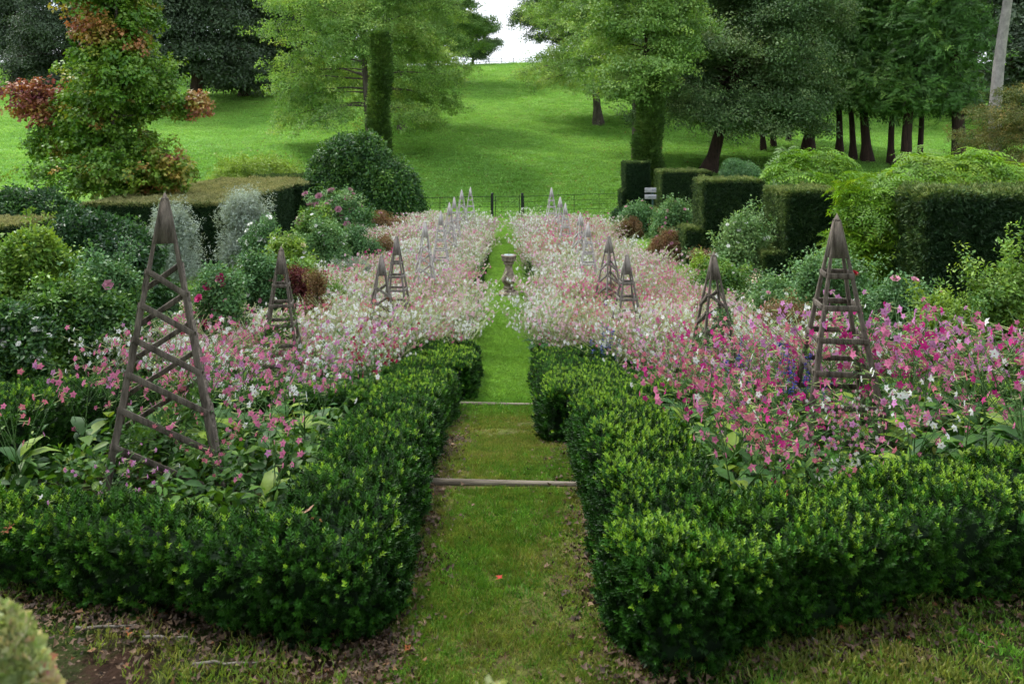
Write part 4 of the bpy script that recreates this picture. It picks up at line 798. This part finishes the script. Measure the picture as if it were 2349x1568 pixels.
for (x, y), s in ALL:
    pat = float(nz3(np.array([x, y, 0.0]), .55, 3.0 * s)); red = max(0, 1 - (y - 9) / 9); W = dict(white=3.0 + 2.5 * (pat > 0), blush=3.6, pink=1.0 + 2.2 * (pat < -.25) + 2 * red, salmon=.3 + .9 * (pat < -.2), lilac=.4 + red, magenta=.15 + 1.3 * red, crimson=.05 + .4 * red)
    if s < 0 and y < 17: W['white'] += 1.5
    c = pick(W); zone = zone_of(x, y, s)
    if y < 12.6 and nb_[0] < 62: nb_[0] += 1; near_plant(x, y, c, f'{CN[c]} tobacco plant {zone}', rng.uniform(.82, 1.05), f'{CN[c]} tobacco plants {zone}')
    elif nb_[1] < 175:
        nb_[1] += 1; o = link('tobacco_plant', FARM[(int(rng.integers(5)), c)], None, (x, y, float(gz(x, y)) + .03), rng.uniform(0, 6.28)); o.scale = (min(1.3, max(.6, rng.normal(.98, .15))) * low(x, y),) * 3
        tag(o, f'{CN[c]} tobacco plant {zone}', 'flower plant', f'{CN[c]} tobacco plants {zone}')
    else: farP.append((x, y, c))
keys = list(FARM); tmpl = [bpy.data.objects.new('tobacco_template', FARM[k]) for k in keys]
for sd_, nm in ((-1, 'left'), (1, 'right')):
    Q = [q for q in farP if q[0] * sd_ > 0]; P = np.array([(q[0], q[1], float(gz(q[0], q[1])) + .03) for q in Q]); idx = np.array([keys.index((int(rng.integers(5)), q[2])) for q in Q])
    o = scatter('tobacco_flower_drift', None, P, np.tile((0, 0, 1.0), (len(P), 1)) + rng.normal(0, .05, (len(P), 3)), np.clip(1.0 + .14 * nz3(P, 1.3, 2) + rng.normal(0, .14, len(P)), .6, 1.4), .5, tmpl, idx)
    tag(o, f'distant drift of white and pink tobacco flowers filling the far {nm} bed', 'flower drift', 'far flower drifts')

T_UND = T_set('bed_leaf_spray', leafmat('bed_leaf', [(0, (.02, .075, .014)), (.5, (.06, .17, .022)), (.9, (.17, .33, .03)), (1, (.42, .46, .06))], rough=.5, trans=.3), 10, .12, .115, .46, 1, .1, .8)
def under(xr, yr, n, hm, lb):
    x = rng.uniform(*xr, n); y = rng.uniform(*yr, n); z = rng.random(n) ** 1.4 * hm * (.6 + .5 * nz3(np.stack([x, y, x * 0], 1), 1.6, 2)); P = np.stack([x, y, gz(x, y) + .05 + np.abs(z)], 1)
    tag(scatter('undergrowth', None, P, np.tile((0, 0, 1.0), (n, 1)) + rng.normal(0, .4, (n, 3)), rng.uniform(.5, 1.25, n), np.clip(rng.normal(.45, .2, n), 0, 1), T_UND), lb, 'undergrowth')
under((-4.2, -1.4), (5.5, 9.2), 620, .42, 'leafy green undergrowth filling the near left hedged bed'); under((1.4, 5.3), (5.6, 9.3), 1000, .42, 'leafy green undergrowth filling the near right hedged bed')
under((-6.5, -1.7), (10.2, 18), 2600, .55, 'leafy undergrowth below the flowers of the long left bed'); under((1.4, 5.4), (10.2, 18), 2200, .55, 'leafy undergrowth below the flowers of the long right bed')

M_sal = plain('blue_salvia_petal', (.03, .03, .30), .5, trans=.2)
for px, d, lb in ((1818, 8.2, 'dark blue salvia spikes left of the tall right obelisk'), (1838, 7.4, 'deep blue salvia spikes close by the leg of the tall right obelisk'), (1384, 12.6, 'small blue salvia behind the right box hedge block'), (1690, 7.9, 'low blue salvia spikes inside the back hedge of the near right bed'), (1392, 17, 'tiny blue salvia patch beside the third right obelisk')):
    x = XAT(px, d); root = thing('salvia_plant', lb, 'flower plant', (x, d, float(gz(x, d)) + .03), group='blue salvias'); mb = MB(); mf = MB()
    for q in range(6):
        e = np.array([rng.normal(0, .14), rng.normal(0, .1), rng.uniform(.75, 1.15)]); tube(mb, [(0, 0, 0), e * (.5, .5, .55), e], [.005, .004, .002], 4); t = rng.uniform(.68, 1.0, 26)[:, None]
        leaves(mf, e * (1, 1, 1) * t, np.concatenate([rng.normal(0, 1, (26, 2)), rng.uniform(-.2, .6, (26, 1))], 1), (0, 0, 1), .045, .022)
    link('stems', mb.mesh('stems', M_stem), root); link('spikes', mf.mesh('spikes', M_sal), root)

# ------------------------------------------------------------------ sundial pedestal
sx, sy = XAT(1167, 24.7), 24.7; szb = float(gz(sx, sy)) + .05; hs = ZAT(585, 24.7) - szb; print('sundial h', hs)
sun_ = thing('sundial', 'stone baluster sundial pedestal with lichen in the middle of the grass path', 'sundial', (sx, sy, szb)); k = hs / 1.27
def sq(mb, w, z0, z1, w1=None, n=4, rot=math.pi / 4):
    a = np.arange(n) * 2 * math.pi / n + rot; f = 1 / math.cos(math.pi / n) / 2; w1 = w1 or w; lo = [(math.cos(t) * w * f, math.sin(t) * w * f, z0) for t in a]; hi = [(math.cos(t) * w1 * f, math.sin(t) * w1 * f, z1) for t in a]
    mb.add(lo + hi, [[i, (i + 1) % n, n + (i + 1) % n, n + i] for i in range(n)]); mb.add(hi, [list(range(n))]); mb.add(lo[::-1], [list(range(n))])
mb = MB(); sq(mb, .62 * k, -.05, .09 * k); sq(mb, .52 * k, .09 * k, .15 * k, .42 * k); link('plinth', mb.mesh('plinth', M_stone), sun_)
mb = MB(); prof = [(.0, .15), (.20, .15), (.19, .19), (.14, .22), (.17, .25), (.17, .28), (.12, .31), (.16, .36), (.215, .44), (.225, .52), (.20, .62), (.15, .74), (.12, .84), (.115, .92), (.13, .98), (.17, 1.0), (.17, 1.03), (.14, 1.05), (.19, 1.08), (.22, 1.11)]
pr = np.array(prof) * k; th = np.arange(28) * 2 * math.pi / 28; V = np.stack([pr[:, None, 0] * np.cos(th), pr[:, None, 0] * np.sin(th), np.repeat(pr[:, 1:], 28, 1)], -1).reshape(-1, 3)
i = np.arange(len(pr) - 1)[:, None] * 28; j = np.arange(28)[None]; mb.add(V, np.stack([i + j, i + (j + 1) % 28, i + 28 + (j + 1) % 28, i + 28 + j], -1).reshape(-1, 4)); link('baluster', mb.mesh('baluster', M_stone, True), sun_)
mb = MB(); sq(mb, .42 * k, 1.11 * k, 1.24 * k, .46 * k, 8, math.pi / 8); sq(mb, .48 * k, 1.242 * k, 1.27 * k, None, 8, math.pi / 8); cap_ = link('capital', mb.mesh('capital', M_stone), sun_)
mb = MB(); sq(mb, .30 * k, 1.272 * k, 1.282 * k, None, 16); dp = link('dial_plate', mb.mesh('dial_plate', M_lead), sun_)
mb = MB(); mb.add([(-.006, -.09, 1.282 * k), (.006, -.09, 1.282 * k), (.006, .08, 1.282 * k), (-.006, .08, 1.282 * k), (-.006, .08, 1.282 * k + .10), (.006, .08, 1.282 * k + .10)], [[0, 1, 5, 4], [3, 4, 5, 2]]); mb.add([(-.006, -.09, 1.282 * k), (-.006, .08, 1.282 * k), (-.006, .08, 1.282 * k + .10)], [[0, 1, 2]]); mb.add([(.006, -.09, 1.282 * k), (.006, .08, 1.282 * k), (.006, .08, 1.282 * k + .10)], [[0, 2, 1]]); link('gnomon', mb.mesh('gnomon', M_iron), sun_)

# ------------------------------------------------------------------ estate fence and gate
fy = 46.0; fh = 1.25
gx0, gx1 = XAT(1131, fy), XAT(1197, fy)
def fence_run(label, pts, step):
    base = pts[0]; root = thing('wire_fence', label, 'fence', (base[0], base[1], float(gz(*base))), group='black estate fencing'); P = [np.array(p) for p in pts]
    seg = [np.linalg.norm(b - a) for a, b in zip(P, P[1:])]; tot = sum(seg)
    def at(s):
        for a, b, l_ in zip(P, P[1:], seg):
            if s <= l_ + 1e-6: q = a + (b - a) * s / l_; return q
            s -= l_
        return P[-1]
    off = np.array([base[0], base[1], float(gz(*base))]); n = max(2, round(tot / step)); W = lambda q, z: np.array([q[0], q[1], float(gz(*q)) + z]) - off
    for i in range(n + 1):
        q = at(tot * i / n); mb = MB(); r_ = .022 if i % 2 == 0 else .012; beam(mb, W(q, -.1), W(q, fh + .03), r_, r_ * 1.6, up=(1, 0, 0)); link('post', mb.mesh('post', M_iron), root)
    for z in (.12, .38, .66, .93, fh):
        mb = MB(); tube(mb, [W(at(s), z) for s in np.linspace(0, tot, n * 2 + 1)], .016 if z == fh else .009, 5); link('rail', mb.mesh('rail', M_iron), root)
    mb = MB()
    for s in np.arange(.05, tot, .085): q = at(s); a, b = W(q, .05), W(q, 1.0); mb.add([a + (-.0025, 0, 0), a + (.0025, 0, 0), b + (.0025, 0, 0), b + (-.0025, 0, 0)], [[0, 1, 2, 3]]); mb.add([a + (0, -.0025, 0), a + (0, .0025, 0), b + (0, .0025, 0), b + (0, -.0025, 0)], [[0, 1, 2, 3]])
    link('wire_mesh', mb.mesh('wire_mesh', M_iron), root)['kind'] = 'stuff'
fence_run('low black wire fence running left from the gate', [(gx0 - .12, fy), (XAT(925, 45), 45.0), (XAT(780, 44), 43.2)], 1.5)
fence_run('low black wire fence running right from the gate to the dark yew', [(gx1 + .12, fy), (XAT(1300, 46.6), 46.6), (XAT(1432, 47), 47.2)], 1.45)
for px, lb in ((1129, 'black square gate post on the latch side of the little gate'), (1198, 'black square gate post on the hinge side of the little gate')):
    x = XAT(px, fy); z = float(gz(x, fy)); g_ = thing('gate_post', lb, 'post', (x, fy, z), group='black gate posts'); mb = MB(); beam(mb, (0, 0, -.1), (0, 0, 1.42), .15, .15, up=(1, 0, 0), ch=.1); link('shaft', mb.mesh('shaft', M_iron), g_); mb = MB(); sq(mb, .165, 1.42, 1.45, .10); link('cap', mb.mesh('cap', M_iron), g_)
gt = thing('garden_gate', 'little black iron gate with diagonal brace at the end of the grass path', 'gate', (gx0 + .14, fy, float(gz(gx0, fy)))); gw = gx1 - gx0 - .28
for a, b, nm, w in (((0, 0, .06), (0, 0, 1.28), 'stile', .03), ((gw, 0, .06), (gw, 0, 1.34), 'stile', .035), ((0, 0, 1.25), (gw, 0, 1.25), 'rail', .025), ((0, 0, .93), (gw, 0, .93), 'rail', .014), ((0, 0, .64), (gw, 0, .64), 'rail', .014), ((0, 0, .36), (gw, 0, .36), 'rail', .014), ((0, 0, .10), (gw, 0, .10), 'rail', .025), ((.02, .012, .12), (gw - .02, .012, 1.22), 'brace', .014), ((-.1, -.02, 1.02), (.16, -.02, 1.02), 'latch', .03)):
    mb = MB(); beam(mb, a, b, w, w, up=(0, 1, 0)); link(nm, mb.mesh(nm, M_iron), gt)
mb = MB()
for s in np.arange(.08, gw, .085): mb.add([(s - .0025, .003, .1), (s + .0025, .003, .1), (s + .0025, .003, 1.25), (s - .0025, .003, 1.25)], [[0, 1, 2, 3]]); mb.add([(s, 0, .1), (s, .006, .1), (s, .006, 1.25), (s, 0, 1.25)], [[0, 1, 2, 3]])
link('wire_mesh', mb.mesh('wire_mesh', M_iron), gt)['kind'] = 'stuff'
# post and rail fence on the crest
def crest_fence(label, pa, pb, d):
    x0, x1 = XAT(pa, d, 145), XAT(pb, d, 145); root = thing('post_and_rail_fence', label, 'fence', (x0, d, float(gz(x0, d))), group='wooden hilltop fences'); n = int((x1 - x0) / 2.3)
    for i in range(n + 1): x = (x1 - x0) * i / n; z = float(gz(x0 + x, d) - gz(x0, d)); mb = MB(); beam(mb, (x, 0, z - .2), (x, 0, z + 1.3), .13, .13, up=(1, 0, 0)); link('post', mb.mesh('post', M_railg), root)
    for hz_ in (.55, 1.15): mb = MB(); tube(mb, [(x - x0, -.08, float(gz(x, d) - gz(x0, d)) + hz_) for x in np.linspace(x0, x1, n + 1)], .055, 4); link('rail', mb.mesh('rail', M_railg), root)
crest_fence('grey post and rail fence on the hilltop under the strip of sky', 1010, 1290, 156); crest_fence('post and rail fence on the hilltop at the far left', -40, 120, 156)

# signpost
px_, d_ = 1497, 41.5; x = XAT(px_, d_, 440); zt = ZAT(430, d_); sp = thing('signpost', 'green post with two small grey lettered boards in front of the yew block', 'signpost', (x, d_, float(gz(x, d_)))); hz_ = zt - float(gz(x, d_))
mb = MB(); beam(mb, (0, 0, -.1), (0, 0, hz_ - .02), .09, .09, up=(1, 0, 0)); link('post', mb.mesh('post', M_gpost), sp)
for i, zz in enumerate((hz_ - .13, hz_ - .48)):
    mb = MB(); beam(mb, (-.42, -.06, zz), (.18, -.06, zz), .24, .03, up=(0, 1, 0), ch=.05); bd = link('board', mb.mesh('board', M_board), sp); mb = MB(); r2 = np.random.default_rng(i)
    for q in np.arange(-.22 if i else -.02, .12, .032): hgt = r2.uniform(.04, .07); mb.add([(q, -.0765, zz - hgt / 2), (q + .016, -.0765, zz - hgt / 2), (q + .016, -.0765, zz + hgt / 2), (q, -.0765, zz + hgt / 2)], [[0, 1, 2, 3]])
    tt_ = link('lettering', mb.mesh('lettering', M_print), bd)

# ------------------------------------------------------------------ grass, litter, small things
def tufts(name, label, xr, yr, n, temps, sc, tf, prob=None):
    x = rng.uniform(*xr, n); y = rng.uniform(*yr, n); P = np.stack([x, y, gz(x, y) + .05], 1)
    if prob is not None: k = rng.random(n) < prob(P); P = P[k]
    return tag(scatter(name, None, P, np.tile((0, 0, 1.0), (len(P), 1)) + rng.normal(0, .12, (len(P), 3)), rng.uniform(.7, 1.4, len(P)) * sc, tf(P), temps), label, 'grass')
tufts('path_grass', 'patchy short grass on the mossy path', (-1.0, .8), (2.0, 11.9), 34000, T_TUFT, .62, lambda P: np.clip(.36 + .30 * nz3(P, 2, 1) + rng.normal(0, .15, len(P)), 0, 1), lambda P: np.clip(.5 + .75 * nz3(P, 2.3, 7), 0.04, 1) * (1 - .85 * sm((abs(P[:, 0] + .05) - .38 + .30 * nz3(P, 2.6, 3)) / .30)) * (abs(P[:, 1] - 11.85) > .15) * (abs(P[:, 1] - 6.58) > .09))
tufts('lawn_grass', 'smooth bright lawn strip between the flower beds', (-1.0, .75), (10.2, 45.5), 60000, T_LAWN, 1.0, lambda P: np.clip(.93 + .12 * nz3(P, 1.5, 1) + rng.normal(0, .1, len(P)) - .5 * (1 - sm((P[:, 1] - 10.2) / 3)), 0, 1), lambda P: (sm((P[:, 1] - 9.8) / 3.5) + .05) * (abs(P[:, 1] - 11.83) > .16))
M_fgrass = leafmat('meadow_blade', [(0, (.15, .32, .065)), (.5, (.21, .45, .095)), (1, (.35, .58, .16))], rough=.6, trans=.4)
def T_mead(name, n=26):
    mb = MB(); P = np.concatenate([rng.normal(0, .07, (n, 2)), np.zeros((n, 1))], 1); leaves(mb, P, np.concatenate([rng.normal(0, .9, (n, 2)), np.ones((n, 1))], 1), (0, 0, 1), .035 * rng.uniform(.5, 1.3, n), .012, droop=.2, fold=0); return template(name, mb, [M_fgrass])
T_MEAD = [T_mead('meadow_tuft') for _ in range(3)]
n = 130000; y = 46.2 + 105 * rng.random(n) ** 1.7; x = rng.uniform(-1, 1, n) * (y * .68 + 4); P = np.stack([x, y, gz(x, y)], 1); P = P[rng.random(n) < (.35 + .65 * sm((nz3(P, .8, 4) + .7) / 1.0))]
tag(scatter('field_grass', None, P, np.tile((0, 0, 1.0), (len(P), 1)) + rng.normal(0, .1, (len(P), 3)), rng.uniform(2.2, 4.5, len(P)) * (1 + .004 * P[:, 1]), np.clip(.5 + .25 * nz3(P, .35, 1) + rng.normal(0, .18, len(P)), 0, 1), T_MEAD), 'short grassy tufts covering the sloping field', 'grass')
n = 2600; x = rng.uniform(-26, 20, n); y = 47 + 60 * rng.random(n) ** 1.3; P = np.stack([x, y, gz(x, y) + .10], 1)
tag(scatter('field_leaves', None, P, np.tile((0, 0, 1.0), (n, 1)) + rng.normal(0, .4, (n, 3)), rng.uniform(1.2, 2.6, n), np.clip(rng.normal(.9, .12, n), 0, 1), T_FALL), 'pale fallen leaves dotted over the open field', 'leaf litter')
tufts('rough_grass', 'rough grass on the bare ground at the lower corners', (-4.5, 4.5), (2.6, 5.6), 16000, T_TUFT, .9, lambda P: np.clip(.42 + .25 * nz3(P, 2, 1) + rng.normal(0, .15, len(P)), 0, 1), lambda P: (abs(P[:, 0]) > .8) * np.clip(.30 + .9 * nz3(P, 1.1, 2.2), 0, 1))
n = 9000; x = rng.uniform(-5.2, 5.2, n); side = np.sign(x); y = np.where(x < 0, 4.5 + (abs(x) - .8) * .23, 4.22 + (x - .7) * .36) + .1 - np.abs(rng.normal(0, .30, n)); k = (abs(x) > .62)
x2 = rng.normal(0, .15, 4200) + rng.choice([-.70, .60], 4200); y2 = 4.0 + 7.6 * rng.random(4200) ** 1.3; x = np.concatenate([x[k], x2]); y = np.concatenate([y[k], y2]); P = np.stack([x, y, gz(x, y) + .06 + rng.random(len(x)) * .02], 1)
tag(scatter('leaf_litter', None, P, np.tile((0, 0, 1.0), (len(P), 1)) + rng.normal(0, .45, (len(P), 3)), rng.uniform(.2, .75, len(P)), np.clip(rng.normal(.30, .22, len(P)), 0, 1), T_FALL), 'brown leaf litter along the foot of the near hedges', 'leaf litter')
x = np.concatenate([rng.normal(cx, .13, 260) for cx in (-.55, .48, .60, .42)]); y = np.concatenate([rng.normal(cy, .16, 260) for cy in (5.35, 5.0, 5.6, 7.1)]); P = np.stack([x, y, gz(x, y) + .062], 1)
def T_crumb(name):
    mb = MB(); V = sph(7) * (.011, .011, .007); 
    for i in range(7): mb.add([V[i], V[(i + 1) % 7], V[(i + 3) % 7]], [[0, 1, 2]])
    return template(name, mb, [plain('soil_crumb', (.05, .028, .018), .95)])
tag(scatter('soil_crumbs', None, P, sph(len(P)), rng.uniform(.6, 1.6, len(P)), .5, [T_crumb('crumb')]), 'reddish soil crumbs on the worn spots of the path', 'soil')
# single fallen leaves resting on the hedges
def on_hedge(P, D, x, y):
    i = np.argmin((P[:, 0] - x) ** 2 + (P[:, 1] - y) ** 2 + (D[:, 2] < .5) * 9); return P[i] + D[i] * .05
M_fl1 = plain('dry_orange_leaf', (.30, .10, .04), .7); M_fl2 = plain('dry_tan_leaf', (.34, .20, .13), .7); M_fl3 = plain('red_leaf', (.40, .03, .015), .6)
def maple_leaf(m):
    mb = MB(); a = np.arange(14) * 2 * math.pi / 14; r = np.where(np.arange(14) % 2 == 0, 1, .5) * rng.uniform(.85, 1.1, 14); r[7] = .2
    return mb.add(np.vstack([[0, 0, 0], np.stack([np.cos(a) * r, np.sin(a) * r, rng.uniform(-.05, .35, 14)], 1)]), [[0, 1 + i, 1 + (i + 1) % 14] for i in range(14)]).mesh('fallen_leaf', m)
for (H, x, y, s, m, lb) in ((HL, -1.30, 5.0, .07, M_fl2, 'large curled tan leaf on top of the left front hedge near its inner corner'), (HL, -1.22, 4.95, .05, M_fl1, 'orange brown leaf touching the curled tan leaf on the left hedge'), (HL, -3.2, 5.1, .05, M_fl1, 'orange leaf caught in the front of the left hedge'),
        (HR, 1.8, 5.2, .05, M_fl1, 'brown leaf on the right front hedge top near the salmon flowers'), (HR, 3.0, 5.5, .05, M_fl1, 'rusty leaf halfway along the right front hedge'), (HR, 3.5, 5.7, .045, M_fl2, 'pale brown leaf on the right hedge towards the edge of the view'), (HR, 1.0, 6.8, .045, M_fl2, 'small tan leaf on the right hedge beside the path')):
    p = on_hedge(H[1], H[2], x, y); o = link('fallen_leaf', maple_leaf(m), None, tuple(p)); o.rotation_euler = (rng.uniform(-.6, .3), rng.uniform(-.5, .5), rng.uniform(0, 6)); o.scale = (s,) * 3; tag(o, lb, 'fallen leaf', 'single fallen leaves')
o = link('fallen_leaf', maple_leaf(M_fl3), None, (-.08, 5.1, float(gz(0, 5.1)) + .09)); o.scale = (.03,) * 3; tag(o, 'small bright red leaf lying on the grass path', 'fallen leaf', 'single fallen leaves')
M_stick = plain('grey_twig', (.10, .09, .07), .9, col2=(.24, .22, .18), nscale=30)
for (x, y, ln, az, lb) in ((-2.35, 4.62, .34, .1, 'lichened grey stick left of the others below the left hedge'), (-1.95, 4.52, .30, -.05, 'middle grey stick below the left hedge'), (-1.55, 4.30, .36, .03, 'thicker grey stick nearest the path below the left hedge'), (1.75, 4.45, .16, -.8, 'short grey stick below the right hedge')):
    z = float(gz(x, y)) + .07; mb = MB(); t = np.linspace(0, 1, 7); pts = np.stack([(t - .5) * ln * math.cos(az), (t - .5) * ln * math.sin(az) + rng.normal(0, .006, 7), rng.normal(0, .004, 7)], 1); tube(mb, pts, np.linspace(.011, .006, 7), 6); o = link('stick', mb.mesh('stick', M_stick, True), None, (x, y, z)); tag(o, lb, 'stick', 'fallen sticks by the hedges')
# hydrangea close to the lens, lower left
def hydrangea(label, x, y, z, r, h, n):
    root = thing('hydrangea', label, 'flowering shrub', (x, y, float(gz(x, y)))); t = rng.random(n); a = rng.uniform(0, 6.283, n); rr = r * (1 - t) ** .6 + .02
    P = np.stack([x + np.cos(a) * rr, y + np.sin(a) * rr, z + h * t], 1); D = np.stack([np.cos(a), np.sin(a), t + .2], 1); k4 = T_cluster('floret', 8, .014, .016, .9, M_hyd, 1.0, 0)
    scatter('florets', root, P, D, rng.uniform(.8, 1.3, n), np.clip(rng.normal(.4, .25, n) + .35 * (np.cos(a) > .5) * (t < .6), 0, 1), [k4]); mb = MB(); zb = float(gz(x, y)); tube(mb, [(x, y, zb), (x + .02, y, (zb + z) / 2), (x, y, z + h * .6)], [.01, .008, .004], 6); leaves(mb, np.array([[x, y, z - .05 - .1 * i] for i in range(6)]), np.array([[math.cos(i * 2.2), math.sin(i * 2.2), .2] for i in range(6)]), (0, 0, 1), .14, .08, shape=1); obj(mb, 'stems', M_stem, root)
hydrangea('cream and pink hydrangea head, blurred, at the lower left corner', -.99, 1.5, 4.08, .115, .29, 900)
hydrangea('tip of a second pale hydrangea head just showing at the bottom middle', -.04, 1.45, 4.14, .03, .12, 110)
